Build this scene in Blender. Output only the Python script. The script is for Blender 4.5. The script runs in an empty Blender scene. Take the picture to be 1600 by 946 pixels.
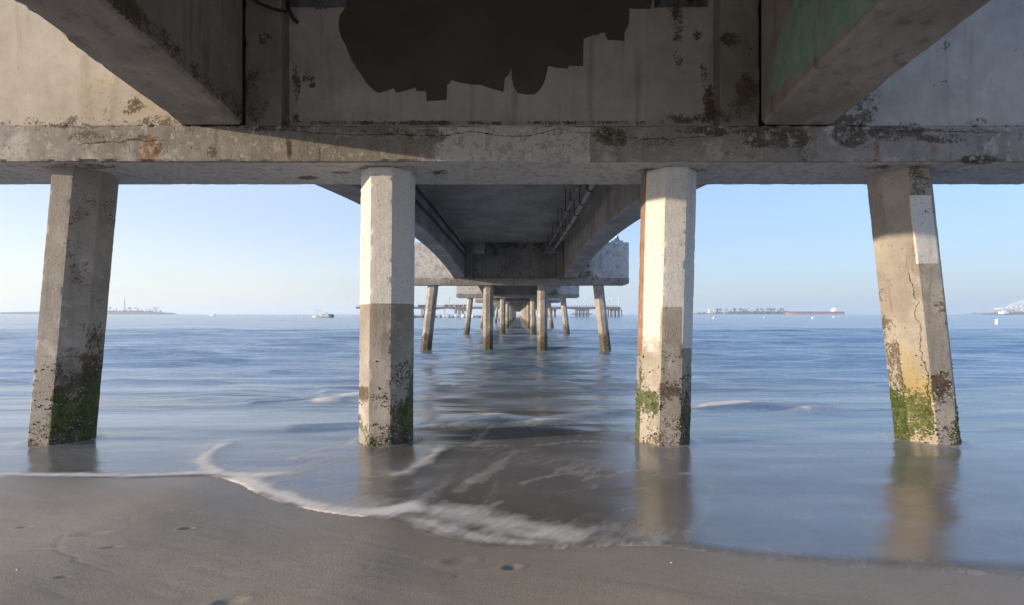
import bpy, bmesh, math, random
import numpy as np
from mathutils import Vector, Matrix, noise as mn
from mathutils.geometry import tessellate_polygon
random.seed(7); rng = np.random.default_rng(7)
R = math.radians
sc = bpy.context.scene
COL = sc.collection
F, VX, HY, HC = 740.0, 809.0, 491.0, 2.25          # focal length in photo pixels, vanishing point, camera height above the sea

def wx(px, y): return (px - VX) / F * y
def wz(py, y): return HC + (HY - py) / F * y

# ------------------------------------------------------------------ camera
cam = bpy.data.cameras.new('camera'); co = bpy.data.objects.new('camera', cam); COL.objects.link(co)
co.location = (0, 0, HC); co.rotation_euler = (R(90), 0, 0)
cam.lens = F / 1600 * 36; cam.sensor_width = 36; cam.sensor_fit = 'HORIZONTAL'
cam.shift_x = -(VX - 800) / 1600; cam.shift_y = (HY - 473) / 1600
cam.clip_start = 0.05; cam.clip_end = 30000
sc.camera = co

# ------------------------------------------------------------------ light
SUN = Vector((-3.68, -1.0, 0.63)).normalized()      # towards the sun
el = math.asin(SUN.z); az = math.atan2(SUN.x, SUN.y)
w = bpy.data.worlds.new('World'); sc.world = w; w.use_nodes = True
nt = w.node_tree; nt.nodes.clear()
sky = nt.nodes.new('ShaderNodeTexSky'); sky.sky_type = 'NISHITA'; sky.sun_disc = False
sky.sun_elevation = el; sky.sun_rotation = az % (2 * math.pi)
sky.altitude = 0; sky.air_density = 1.0; sky.dust_density = 1.6; sky.ozone_density = 2.2
def wn(typ, **kw):
    nd = nt.nodes.new(typ)
    for k, v in kw.items(): setattr(nd, k, v)
    return nd
def wmix(f, a, b, blend='MIX'):
    nd = wn('ShaderNodeMix', data_type='RGBA', blend_type=blend)
    for sck, v in ((nd.inputs[0], f), (nd.inputs[6], a), (nd.inputs[7], b)):
        if isinstance(v, bpy.types.NodeSocket): nt.links.new(v, sck)
        else: sck.default_value = v
    return nd.outputs[2]
def wmap(v, a, b, c=0.0, d=1.0):
    nd = wn('ShaderNodeMapRange', interpolation_type='SMOOTHSTEP'); nt.links.new(v, nd.inputs[0])
    for i, q in enumerate((a, b, c, d)): nd.inputs[i + 1].default_value = q
    return nd.outputs[0]
# a hazy marine sky: the physical sky veiled by pale high haze, whitest towards the sun and the horizon
tc = wn('ShaderNodeTexCoord'); sx_ = wn('ShaderNodeSeparateXYZ'); nt.links.new(tc.outputs['Generated'], sx_.inputs[0])
dt = wn('ShaderNodeVectorMath', operation='DOT_PRODUCT'); nt.links.new(tc.outputs['Generated'], dt.inputs[0]); dt.inputs[1].default_value = Vector((SUN.x, SUN.y, 0)).normalized()
side = wmap(dt.outputs['Value'], -.95, .62)
K = SKYK = 1.95
def kc(r, g, b): return (r * K, g * K, b * K, 1)
hor = wmix(side, kc(.50, .64, .80), kc(1.00, 1.03, .97)); mid_ = wmix(side, kc(.42, .63, 1.02), kc(.66, .77, 1.04)); top = wmix(side, kc(.22, .40, .84), kc(.34, .50, .88))
veil = wmix(wmap(sx_.outputs[2], -.01, .20), hor, mid_); veil = wmix(wmap(sx_.outputs[2], .16, .75), veil, top)
cm = wn('ShaderNodeMapping'); nt.links.new(tc.outputs['Generated'], cm.inputs[0]); cm.inputs[3].default_value = (1.2, 1.2, 11)
cn = wn('ShaderNodeTexNoise'); nt.links.new(cm.outputs[0], cn.inputs[0]); cn.inputs['Scale'].default_value = 1.6; cn.inputs['Detail'].default_value = 4
low = wn('ShaderNodeMath', operation='MULTIPLY'); nt.links.new(wmap(cn.outputs[0], .46, .70, 0, .30), low.inputs[0]); nt.links.new(wmap(sx_.outputs[2], .0, .16, 1, 0), low.inputs[1])
veil = wmix(low.outputs[0], veil, kc(.60, .64, .78))
skyc = wmix(.82, sky.outputs[0], veil)
bg = nt.nodes.new('ShaderNodeBackground'); bg.inputs[1].default_value = 0.15
wo = nt.nodes.new('ShaderNodeOutputWorld')
nt.links.new(skyc, bg.inputs[0]); nt.links.new(bg.outputs[0], wo.inputs[0])
sd = bpy.data.lights.new('sun', 'SUN'); so = bpy.data.objects.new('sun', sd); COL.objects.link(so)
sd.energy = 2.15; sd.angle = R(0.6); sd.color = (1.0, 0.80, 0.58)
so.rotation_euler = SUN.to_track_quat('Z', 'Y').to_euler(); so.location = (-60, -20, 40)
sc.view_settings.view_transform = 'Standard'; sc.view_settings.look = 'None'
sc.view_settings.exposure = 1.68; sc.view_settings.gamma = 1
sc.cycles.max_bounces = 8; sc.cycles.diffuse_bounces = 5; sc.cycles.glossy_bounces = 4
sc.cycles.transparent_max_bounces = 8; sc.cycles.volume_bounces = 1
sc.cycles.use_denoising = True
sc.cycles.sample_clamp_indirect = 6

# ------------------------------------------------------------------ nodes
class NT:
    def __init__(s, name):
        s.m = bpy.data.materials.new(name); s.m.use_nodes = True
        s.t = s.m.node_tree; s.t.nodes.clear(); s._pos = None
    def n(s, typ, **kw):
        nd = s.t.nodes.new(typ)
        for k, v in kw.items(): setattr(nd, k, v)
        return nd
    def set(s, sock, v):
        if isinstance(v, bpy.types.NodeSocket): s.t.links.new(v, sock)
        elif isinstance(v, (tuple, list)):
            v = tuple(v)
            if sock.type == 'RGBA' and len(v) == 3: v = v + (1,)
            sock.default_value = v
        else: sock.default_value = v
    def math(s, op, a, b=0.0, clamp=False):
        nd = s.n('ShaderNodeMath', operation=op); nd.use_clamp = clamp
        s.set(nd.inputs[0], a); s.set(nd.inputs[1], b); return nd.outputs[0]
    def mix(s, f, a, b, blend='MIX'):
        nd = s.n('ShaderNodeMix', data_type='RGBA', blend_type=blend)
        s.set(nd.inputs[0], f); s.set(nd.inputs[6], a); s.set(nd.inputs[7], b); return nd.outputs[2]
    def step(s, v, a, b, c=0.0, d=1.0):
        nd = s.n('ShaderNodeMapRange', interpolation_type='SMOOTHSTEP')
        s.set(nd.inputs[0], v)
        for i, q in enumerate((a, b, c, d)): s.set(nd.inputs[i + 1], q)
        return nd.outputs[0]
    def pos(s, scale=(1, 1, 1), off=(0, 0, 0)):
        if s._pos is None: s._pos = s.n('ShaderNodeNewGeometry').outputs['Position']
        if scale == (1, 1, 1) and off == (0, 0, 0): return s._pos
        nd = s.n('ShaderNodeMapping'); s.set(nd.inputs[0], s._pos)
        nd.inputs[1].default_value = off; nd.inputs[3].default_value = scale
        return nd.outputs[0]
    def noise(s, vec, scale, detail=4, rough=0.55, dist=0.0):
        nd = s.n('ShaderNodeTexNoise'); s.set(nd.inputs['Vector'], vec)
        nd.inputs['Scale'].default_value = scale; nd.inputs['Detail'].default_value = detail
        nd.inputs['Roughness'].default_value = rough; nd.inputs['Distortion'].default_value = dist
        return nd.outputs[0]
    def vor(s, vec, scale, feature='F1'):
        nd = s.n('ShaderNodeTexVoronoi', feature=feature); s.set(nd.inputs['Vector'], vec)
        nd.inputs['Scale'].default_value = scale; return nd.outputs[0]
    def attr(s, name):
        a = s.n('ShaderNodeAttribute', attribute_name=name)
        x = s.n('ShaderNodeSeparateXYZ'); s.t.links.new(a.outputs['Vector'], x.inputs[0]); return x.outputs
    def bump(s, h, dist, strength=1.0, normal=None):
        nd = s.n('ShaderNodeBump'); s.set(nd.inputs['Height'], h)
        nd.inputs['Distance'].default_value = dist; s.set(nd.inputs['Strength'], strength)
        if normal is not None: s.set(nd.inputs['Normal'], normal)
        return nd.outputs[0]
    def out(s, color, rough=0.8, normal=None, spec=0.4, metal=0.0, ior=None, alpha=None):
        p = s.n('ShaderNodeBsdfPrincipled'); s.set(p.inputs['Base Color'], color)
        s.set(p.inputs['Roughness'], rough); s.set(p.inputs['Specular IOR Level'], spec); s.set(p.inputs['Metallic'], metal)
        if ior: p.inputs['IOR'].default_value = ior
        if normal is not None: s.set(p.inputs['Normal'], normal)
        if alpha is not None: s.set(p.inputs['Alpha'], alpha)
        o = s.n('ShaderNodeOutputMaterial'); s.t.links.new(p.outputs[0], o.inputs[0]); s.p = p
        return s.m

def concrete(name, ca, cb, stain=0.5, pit=1.0, wash=0.35, rgh=1.0, flake=0.0, pc=1.0):
    """weathered board-formed concrete; m1 = (white paint plus bounced light under the cap, brown growth, algae), m2 = (rust, green paint, yellow lichen)"""
    t = NT(name); P = t.pos()
    big = t.noise(P, 0.8, 5, 0.6); mid = t.noise(P, 5, 6, 0.65); fine = t.noise(P, 38, 5, 0.7); grain = t.noise(P, 160, 3, 0.7)
    streak = t.noise(t.pos((5, 5, .35)), 1.3, 5, 0.6)
    patch = t.noise(t.pos((1, 1, 1), (7, 3, 1)), 2.1, 7, 0.62, 0.4)
    c = t.mix(t.step(big, .35, .65), ca, cb)
    c = t.mix(t.step(mid, .3, .75, 0, .28), c, tuple(v * .5 for v in ca))
    # bleached chalky patches and dark water streaks
    c = t.mix(t.step(patch, .56, .66, 0, wash), c, tuple(min(.7, v * 1.55) for v in cb))
    c = t.mix(t.step(streak, .52, .72, 0, stain), c, (.085, .068, .052))
    m = t.attr('m1'); q = t.attr('m2')
    nm = t.math('MULTIPLY', t.math('SUBTRACT', t.noise(P, 3.2, 8, .74, .3), .5), 1.7)
    nf = t.math('MULTIPLY', t.math('SUBTRACT', fine, .5), 1.1)
    nn = t.math('ADD', nm, nf)
    def mask(v, amt=1.0, a=.42, b=.55):
        gate = t.step(v, 0.015, .1)
        return t.math('MULTIPLY', t.step(t.math('ADD', v, t.math('MULTIPLY', nn, amt)), a, b), gate)
    wh = mask(m[0], .14, .47, .53)
    white = t.mix(t.step(fine, .3, .7), tuple(v * pc for v in (.60, .59, .57)), tuple(v * pc for v in (.71, .705, .69)))
    white = t.mix(t.step(streak, .5, .75, 0, .35), white, (.33, .29, .24))
    c = t.mix(wh, c, white)
    gp = t.math('MULTIPLY', mask(q[1], .6, .36, .62), t.step(streak, .62, .40, .55, 1))
    c = t.mix(gp, c, t.mix(t.step(mid, .35, .65), (.19, .33, .25), (.28, .45, .35)))
    ru = mask(q[0], 1.0, .3, .9)
    c = t.mix(t.math('MULTIPLY', ru, .85), c, t.mix(fine, (.10, .035, .018), (.42, .19, .07)))
    ye = mask(q[2], 1.0, .3, .8)
    c = t.mix(t.math('MULTIPLY', ye, .8), c, t.mix(fine, (.23, .15, .03), (.48, .38, .10)))
    gr = mask(m[1], 1.15)
    c = t.mix(t.math('MULTIPLY', gr, .88), c, t.mix(t.step(fine, .35, .65), (.03, .022, .014), (.13, .095, .06)))
    al = mask(m[2], 1.0)
    ga = t.noise(t.pos((1, 1, .6)), 30, 6, .75)
    c = t.mix(t.math('MULTIPLY', al, .93), c, t.mix(t.step(ga, .36, .70), (.022, .036, .008), (.10, .15, .018)))
    fl1 = t.noise(t.pos((1, 1, 1), (2, 9, 4)), 8.0, 9, .78, .25)
    fm = t.math('MULTIPLY', t.step(fl1, .535, .565), flake)
    c = t.mix(fm, c, t.mix(fine, (.28, .255, .22), (.50, .47, .43)))
    fd = t.math('MULTIPLY', t.step(fl1, .40, .37), flake)
    c = t.mix(t.math('MULTIPLY', fd, .55), c, (.085, .068, .05))
    # pits
    v1 = t.vor(P, 17); pm = t.math('MULTIPLY', t.step(v1, .05, .16, 1, 0), t.step(t.noise(P, 3, 2), .42, .6))
    v2 = t.vor(t.pos((1, 1, 1), (3, 1, 5)), 55); pm2 = t.math('MULTIPLY', t.step(v2, .08, .25, 1, 0), t.step(mid, .45, .62))
    c = t.mix(t.math('MULTIPLY', pm, .62 * pit), c, (.035, .028, .022))
    c = t.mix(t.math('MULTIPLY', pm2, .35 * pit), c, (.05, .04, .032))
    h = t.math('ADD', t.math('MULTIPLY', mid, .5), t.math('MULTIPLY', fine, .45))
    h = t.math('ADD', h, t.math('MULTIPLY', grain, .10))
    h = t.math('ADD', h, t.math('MULTIPLY', t.math('SUBTRACT', fm, fd), .22))
    h = t.math('SUBTRACT', h, t.math('MULTIPLY', t.math('ADD', pm, t.math('MULTIPLY', pm2, .6)), .5 * pit))
    h = t.math('ADD', t.math('MULTIPLY', h, rgh), t.math('MULTIPLY', wh, .08)); h = t.math('ADD', h, t.math('MULTIPLY', al, .35)); h = t.math('ADD', h, t.math('MULTIPLY', gr, .35))
    return t.out(c, t.step(al, 0, 1, .85, .6), t.bump(h, .012, .8), spec=.3)

M = {}
M['pile'] = concrete('pile_concrete', (.29, .265, .23), (.44, .41, .37), .40, 1.1, .3, 1.4, .14)
M['cap'] = concrete('cap_concrete', (.23, .21, .185), (.35, .325, .295), .42, 1.5, .6, 1.8, .85, .80)
M['wall'] = concrete('wall_concrete', (.34, .32, .30), (.46, .44, .41), .30, .5, .25, .3)
M['sunwall'] = concrete('sunlit_wall_concrete', (.44, .385, .31), (.55, .495, .41), .25, .5, .25, .35)  # left end wall concrete with the sun's warm cream put into its colour
M['panel'] = concrete('panel_concrete', (.40, .37, .345), (.51, .48, .45), .40, .5, .15, .5)
M['girder'] = concrete('girder_concrete', (.25, .23, .205), (.38, .35, .32), .50, .35, .2)
M['under'] = concrete('soffit_concrete', (.22, .195, .165), (.33, .295, .25), .45, .3, .2)

def simple(name, col, rough=.6, metal=0, var=.25, scale=6, spec=.4):
    t = NT(name); P = t.pos()
    n1 = t.noise(P, scale, 4, .6)
    return t.out(t.mix(t.step(n1, .3, .7), tuple(c * (1 - var) for c in col), tuple(min(1, c * (1 + var)) for c in col)), rough, None, spec, metal)
M['darkpaint'] = simple('dark_cover_paint', (.082, .073, .060), .75, 0, .12, 1.5)
M['midpaint'] = simple('thin_cover_paint', (.15, .13, .112), .75, 0, .3, 9)
M['crack'] = simple('crack_shadow', (.035, .028, .022), .9)
M['pipe'] = simple('painted_pipe', (.30, .25, .20), .55, 0, .3, 5)
M['pipe2'] = simple('grey_pipe', (.16, .15, .13), .55, 0, .3, 5)
M['steel'] = simple('rusty_steel', (.045, .032, .026), .7, .3, .4, 20)
M['rubber'] = simple('black_cable', (.012, .012, .012), .5)
M['white'] = simple('white_paint', (.78, .78, .76), .45, 0, .05, .5)
M['offwhite'] = simple('cream_paint', (.55, .52, .46), .6, 0, .1, .5)
M['grey'] = simple('grey_paint', (.28, .29, .31), .6, 0, .15, .3)
M['dark'] = simple('dark_paint', (.04, .045, .055), .5, 0, .2, .3)
M['glass'] = simple('dark_glass', (.02, .03, .04), .12)
M['red'] = simple('red_hull', (.40, .19, .16), .6, 0, .12, .05)
M['black'] = simple('black_hull', (.045, .04, .05), .6)
M['blue'] = simple('blue_grey_metal', (.30, .38, .45), .5, .2)
M['timber'] = simple('dock_timber', (.10, .08, .065), .8, 0, .3, 1)
M['farconc'] = simple('far_concrete', (.16, .16, .17), .9, 0, .15, .2)
M['palmleaf'] = simple('palm_leaf', (.05, .065, .03), .7, 0, .3, .3)
M['bark'] = simple('palm_bark', (.12, .095, .07), .9)
M['land'] = simple('island_ground', (.13, .12, .085), .95, 0, .35, .04)
M['shrub'] = simple('shrub_leaf', (.05, .07, .03), .8, 0, .4, .2)
M['rock'] = simple('rock', (.24, .20, .16), .95, 0, .35, .1)
M['shell'] = simple('shell', (.75, .70, .62), .5)
M['orange'] = simple('orange_stripe', (.65, .2, .06), .5)

# ------------------------------------------------------------------ mesh helpers
def link(name, me, parent=None):
    o = bpy.data.objects.new(name, me); COL.objects.link(o)
    if parent: o.parent = parent
    return o
def empty(name, loc=(0, 0, 0)):
    o = bpy.data.objects.new(name, None); COL.objects.link(o); o.location = loc; o.empty_display_size = .2; return o
def tag(o, label=None, cat=None, group=None, kind=None):
    for k, v in (('label', label), ('category', cat), ('group', group), ('kind', kind)):
        if v: o[k] = v
    return o

class MB:
    """collects shapes, builds ONE mesh"""
    def __init__(s): s.v = []; s.f = []; s.mi = []; s.mats = []; s.sm = []
    def mat(s, m):
        if m not in s.mats: s.mats.append(m)
        return s.mats.index(m)
    def add(s, vs, fs, m, smooth=False):
        b = len(s.v); i = s.mat(m); s.v += [tuple(p) for p in vs]
        for f in fs: s.f.append(tuple(b + k for k in f)); s.mi.append(i); s.sm.append(smooth)
    def box(s, x0, x1, y0, y1, z0, z1, m, rz=0, c=None):
        p = [(x, y, z) for z in (z0, z1) for y in (y0, y1) for x in (x0, x1)]
        if rz:
            cx, cy = c or ((x0 + x1) / 2, (y0 + y1) / 2); ca, sa = math.cos(rz), math.sin(rz)
            p = [(cx + (x - cx) * ca - (y - cy) * sa, cy + (x - cx) * sa + (y - cy) * ca, z) for x, y, z in p]
        s.add(p, [(0, 2, 3, 1), (4, 5, 7, 6), (0, 1, 5, 4), (2, 6, 7, 3), (0, 4, 6, 2), (1, 3, 7, 5)], m)
    def tube(s, pts, r, m, seg=8, caps=True, r2=None):
        pts = [Vector(p) for p in pts]; n = len(pts); vs = []; fs = []
        up = Vector((0, 0, 1))
        for i, p in enumerate(pts):
            d = (pts[min(i + 1, n - 1)] - pts[max(i - 1, 0)]).normalized()
            a = d.cross(up)
            if a.length < 1e-3: a = d.cross(Vector((1, 0, 0)))
            a.normalize(); b = d.cross(a)
            rr = r if r2 is None else r + (r2 - r) * i / (n - 1)
            for k in range(seg):
                th = 2 * math.pi * k / seg
                vs.append(p + a * math.cos(th) * rr + b * math.sin(th) * rr)
        for i in range(n - 1):
            for k in range(seg):
                k2 = (k + 1) % seg
                fs.append((i * seg + k, i * seg + k2, (i + 1) * seg + k2, (i + 1) * seg + k))
        s.add(vs, fs, m, True)
        if caps:
            s.add(vs[:seg], [tuple(range(seg))], m); s.add(vs[-seg:], [tuple(range(seg))], m)
    def prism(s, poly, a0, a1, m, axis='y'):
        n = len(poly)
        mk = {'y': lambda u, v, a: (u, a, v), 'x': lambda u, v, a: (a, u, v), 'z': lambda u, v, a: (u, v, a)}[axis]
        vs = [mk(u, v, a0) for u, v in poly] + [mk(u, v, a1) for u, v in poly]
        s.add(vs, [(i, (i + 1) % n, n + (i + 1) % n, n + i) for i in range(n)], m)
        tri = tessellate_polygon([[Vector((u, v, 0)) for u, v in poly]])
        s.add(vs, [tuple(q) for q in tri] + [tuple(n + k for k in q) for q in tri], m)
    def loft(s, rings, m, smooth=True, cap=True):
        k = len(rings[0]); vs = [p for r in rings for p in r]; fs = []
        for i in range(len(rings) - 1):
            for j in range(k): fs.append((i * k + j, i * k + (j + 1) % k, (i + 1) * k + (j + 1) % k, (i + 1) * k + j))
        s.add(vs, fs, m, smooth)
        if cap: s.add(rings[0], [tuple(range(k))], m); s.add(rings[-1], [tuple(range(k))], m)
    def blob(s, c, r, m, seed=0, sub=2, amp=.25):
        bm = bmesh.new(); bmesh.ops.create_icosphere(bm, subdivisions=sub, radius=1)
        vs = []
        for v in bm.verts:
            p = v.co.copy(); k = 1 + amp * mn.noise(p * 1.7 + Vector((seed * 3.1, seed, 0)))
            vs.append((c[0] + p.x * r[0] * k, c[1] + p.y * r[1] * k, c[2] + p.z * r[2] * k))
        s.add(vs, [tuple(v.index for v in f.verts) for f in bm.faces], m, True); bm.free()
    def build(s, name, parent=None, bevel=0, fix=True):
        me = bpy.data.meshes.new(name); me.from_pydata(s.v, [], s.f)
        for m in s.mats: me.materials.append(m)
        me.polygons.foreach_set('material_index', s.mi); me.polygons.foreach_set('use_smooth', s.sm)
        if fix:
            bm = bmesh.new(); bm.from_mesh(me); bmesh.ops.recalc_face_normals(bm, faces=bm.faces[:])
            if bevel: bmesh.ops.bevel(bm, geom=bm.edges[:], offset=bevel, segments=2, affect='EDGES')
            bm.to_mesh(me); bm.free()
        me.update(); return link(name, me, parent)

def axis_pts(a, b, step):
    n = max(1, int(round((b - a) / step))); return list(np.linspace(a, b, n + 1))

def gridbox(X, Y, Z, m, skip=()):
    """a closed box with gridded faces; X, Y, Z are lists of coordinates"""
    idx = {}; V = []; Fc = []
    def vid(x, y, z):
        k = (round(x, 5), round(y, 5), round(z, 5))
        if k not in idx: idx[k] = len(V); V.append([x, y, z])
        return idx[k]
    def sheet(A, B, fn, flip):
        for i in range(len(A) - 1):
            for j in range(len(B) - 1):
                q = [vid(*fn(A[i], B[j])), vid(*fn(A[i + 1], B[j])), vid(*fn(A[i + 1], B[j + 1])), vid(*fn(A[i], B[j + 1]))]
                Fc.append(tuple(q[::-1] if flip else q))
    sheet(X, Z, lambda a, b: (a, Y[0], b), False); sheet(X, Z, lambda a, b: (a, Y[-1], b), True)
    sheet(X, Y, lambda a, b: (a, b, Z[0]), True); sheet(X, Y, lambda a, b: (a, b, Z[-1]), False)
    sheet(Y, Z, lambda a, b: (X[0], a, b), True); sheet(Y, Z, lambda a, b: (X[-1], a, b), False)
    return V, Fc

def fbm(p, s, o=3): return mn.fractal(Vector(p) * s, .6, 2.0, o)

def wear(V, X, Y, Z, amt=.02, face=.003):
    """chip the arrises and unsettle the faces of a gridded box"""
    lo = (X[0], Y[0], Z[0]); hi = (X[-1], Y[-1], Z[-1])
    c = [(a + b) / 2 for a, b in zip(lo, hi)]
    for v in V:
        p = Vector(v); ext = [abs(v[i] - lo[i]) < 1e-4 or abs(v[i] - hi[i]) < 1e-4 for i in range(3)]
        k = sum(ext); n1 = fbm(p, 3.3)
        n2 = fbm(p + Vector((5, 5, 5)), 14)
        if k >= 2:
            d = amt * (.35 + max(0, n1 * 1.3 + n2 * .8))
            for i in range(3):
                if ext[i]: v[i] += d * (1 if v[i] < c[i] else -1)
        else:
            for i in range(3):
                if ext[i]: v[i] += face * n2 * (1 if v[i] < c[i] else -1)
    return V

def vmesh(name, V, Fc, mats, parent=None, m1=None, m2=None, smooth=False):
    me = bpy.data.meshes.new(name); me.from_pydata([tuple(v) for v in V], [], Fc)
    for m in mats: me.materials.append(m)
    for nm, d in (('m1', m1), ('m2', m2)):
        if d is None: continue
        a = me.attributes.new(nm, 'FLOAT_COLOR', 'POINT')
        arr = np.ones((len(V), 4), np.float32); arr[:, :3] = d; a.data.foreach_set('color', arr.ravel())
    me.polygons.foreach_set('use_smooth', [True] * len(me.polygons)); me.update(); me.set_sharp_from_angle(angle=R(28))
    me.update(); return link(name, me, parent)

def blobs(V, lst, y=None):
    """sum of soft ellipses (photo px centre, radii, value) laid on the vertical face"""
    A = np.array(V); yy = A[:, 1]
    px = VX + A[:, 0] / yy * F; py = HY - (A[:, 2] - HC) / yy * F
    out = np.zeros(len(V))
    for cx, cy, rx, ry, val in lst:
        d = ((px - cx) / rx) ** 2 + ((py - cy) / ry) ** 2
        out = np.maximum(out, val * np.clip(1.5 - d, 0, 1))
    return out

def ribbon(pts, wdt, off, jag=.012, seed=1):
    """a thin jagged crack along 3D points; off = outward offset; returns verts, faces"""
    P = []
    for a, b in zip(pts[:-1], pts[1:]):
        a, b = Vector(a), Vector(b); n = max(2, int((b - a).length / .02))
        for i in range(n): P.append(a.lerp(b, i / n))
    P.append(Vector(pts[-1])); off = Vector(off); nrm = off.normalized(); vs = []; fs = []
    for i, p in enumerate(P):
        d = (P[min(i + 1, len(P) - 1)] - P[max(0, i - 1)]).normalized(); s_ = d.cross(nrm)
        j = s_ * jag * fbm(p + Vector((seed, 0, 0)), 9, 4)
        ww = wdt * (.35 + abs(fbm(p, 12)) * 1.6) * min(1, .2 + 6 * min(i, len(P) - 1 - i) / len(P))
        vs += [p + off + j - s_ * ww / 2, p + off + j + s_ * ww / 2]
        if i: k = 2 * i; fs.append((k - 2, k - 1, k + 1, k))
    return vs, fs

# ------------------------------------------------------------------ the pier
Y1, LS, TH = 5.5, 23.4, 1.01
ZB, ZT, ZS = HC + 1.77, HC + 2.2, HC + 4.39          # cap underside, cap top, deck soffit
GL, GR = (-3.93, -3.20), (2.83, 3.67)
pier = empty('pier', (0, Y1, 0))
tag(pier, 'long weathered concrete pier on leaning octagonal piles running out to sea from the beach', 'pier')
pier.location = (0, 0, 0)

# --- hero cap beam
def cap_mesh(Xs, Ys, Zs, hero):
    ends = {-1: -Xs[0], 1: Xs[-1]}
    V, Fc = gridbox(Xs, Ys, Zs, None); V = wear(V, Xs, Ys, Zs, .022 if hero else .015, .003)
    for v in V:                                       # splayed bottom corners at both ends
        for sx in (-1, 1):
            e = ends[sx] - sx * v[0]; k = .22 - e
            if k > 0 and v[2] < ZB + k * .5: v[2] = max(v[2], ZB + k * .5)
    return V, Fc
Xs = axis_pts(-7.6, 7.1, .03); Ys = axis_pts(Y1, Y1 + TH, .05); Zs = axis_pts(ZB, ZT, .03)
V, Fc = cap_mesh(Xs, Ys, Zs, True)
g = blobs(V, [(960, 215, 40, 16, .62), (1010, 222, 60, 12, .5), (1110, 205, 80, 7, .6), (1210, 215, 60, 20, .66), (1150, 240, 20, 8, .35),
              (1330, 210, 30, 22, .66), (1390, 208, 50, 14, .66), (1480, 216, 50, 9, .56), (1440, 203, 130, 4, .5), (1530, 250, 30, 8, .6), (150, 215, 60, 12, .42), (170, 235, 50, 10, .3),
              (240, 228, 16, 20, .40), (420, 200, 70, 6, .5), (600, 206, 50, 9, .5), (660, 215, 45, 14, .5), (640, 205, 60, 6, .5),
              (482, 278, 20, 4, .62), (532, 270, 16, 3, .6), (690, 270, 16, 4, .6), (605, 263, 60, 5, .5), (1048, 266, 60, 5, .55), (1400, 262, 70, 5, .5), (130, 260, 70, 5, .5),
              (1010, 272, 10, 3, .55), (30, 230, 30, 15, .3), (205, 214, 40, 7, .52), (120, 196, 60, 6, .5), (330, 238, 10, 12, .5), (452, 235, 5, 20, .55), (500, 238, 6, 14, .5), (575, 246, 30, 5, .5), (310, 205, 40, 9, .35), (1260, 240, 20, 14, .35)])
wh = blobs(V, [(760, 225, 75, 40, .62), (850, 225, 90, 40, .62), (1000, 242, 90, 9, .42), (60, 205, 120, 12, .45), (1290, 235, 60, 14, .4), (1420, 240, 90, 14, .4), (1560, 232, 60, 18, .45), (1080, 225, 50, 10, .44)])
A = np.array(V); pxv = VX + A[:, 0] / A[:, 1] * F; wh[(pxv > 923) & (pxv < 1300) & (wh > .45)] *= 0
wh = np.maximum(wh, blobs(V, [(90, 240, 60, 14, .46), (200, 205, 50, 8, .46), (360, 225, 60, 20, .46), (520, 235, 90, 14, .46)])); wh[A[:, 1] > Y1 + .04] = 0
rect = (A[:, 1] < Y1 + .04); wh = np.where(rect & (pxv > 690) & (pxv < 923), .60 - .0 * pxv, wh); wh = np.where(rect & (pxv > 640) & (pxv <= 690), .2 + .4 * (pxv - 640) / 50, wh)
und = (A[:, 1] > Y1 + .04) & (A[:, 2] < ZB + .03); wh = np.where(und, .62, wh)  # underside whitened: light bounced off the water, put into the colour
ru = blobs(V, [(238, 232, 14, 24, .85), (285, 222, 20, 8, .5), (222, 240, 8, 14, .6), (590, 236, 10, 18, .4), (470, 232, 6, 20, .45), (900, 240, 8, 12, .4), (1460, 236, 5, 14, .5), (60, 240, 10, 10, .4), (642, 225, 16, 26, .5), (640, 240, 26, 14, .35), (1370, 232, 6, 16, .9), (1338, 224, 3, 14, .6), (505, 243, 25, 5, .25)])
wh[(A[:, 1] < Y1 + .04) & (g > .45)] = 0
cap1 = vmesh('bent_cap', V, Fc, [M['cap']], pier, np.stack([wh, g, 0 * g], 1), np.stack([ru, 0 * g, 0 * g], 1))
tag(cap1, 'nearest cap beam, peeling and rust stained along its face')
# cracks on the cap
mb = MB()
def crackpx(pts, y, wdt, jag=.012, seed=1):
    mb = MB()
    vs, fs = ribbon([(wx(a, y), y, wz(b, y)) for a, b in pts], wdt, (0, -.005, 0), jag, seed); mb.add(vs, fs, M['crack']); mb.build('crack', cap1, fix=False)
crackpx([(400, 200), (450, 204), (500, 209), (560, 212), (620, 210), (680, 214), (740, 206), (790, 214), (830, 212), (875, 201), (905, 209), (925, 207)], Y1, .010)
crackpx([(925, 207), (970, 212), (1010, 219), (1080, 216), (1140, 210)], Y1, .008, .02, 3)
crackpx([(115, 226), (170, 222), (215, 219), (262, 220)], Y1, .009, .02, 5)
crackpx([(448, 214), (452, 234), (450, 252)], Y1, .007, .01, 6)
crackpx([(1310, 201), (1420, 206), (1500, 206), (1580, 209)], Y1, .007, .015, 7)

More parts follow.
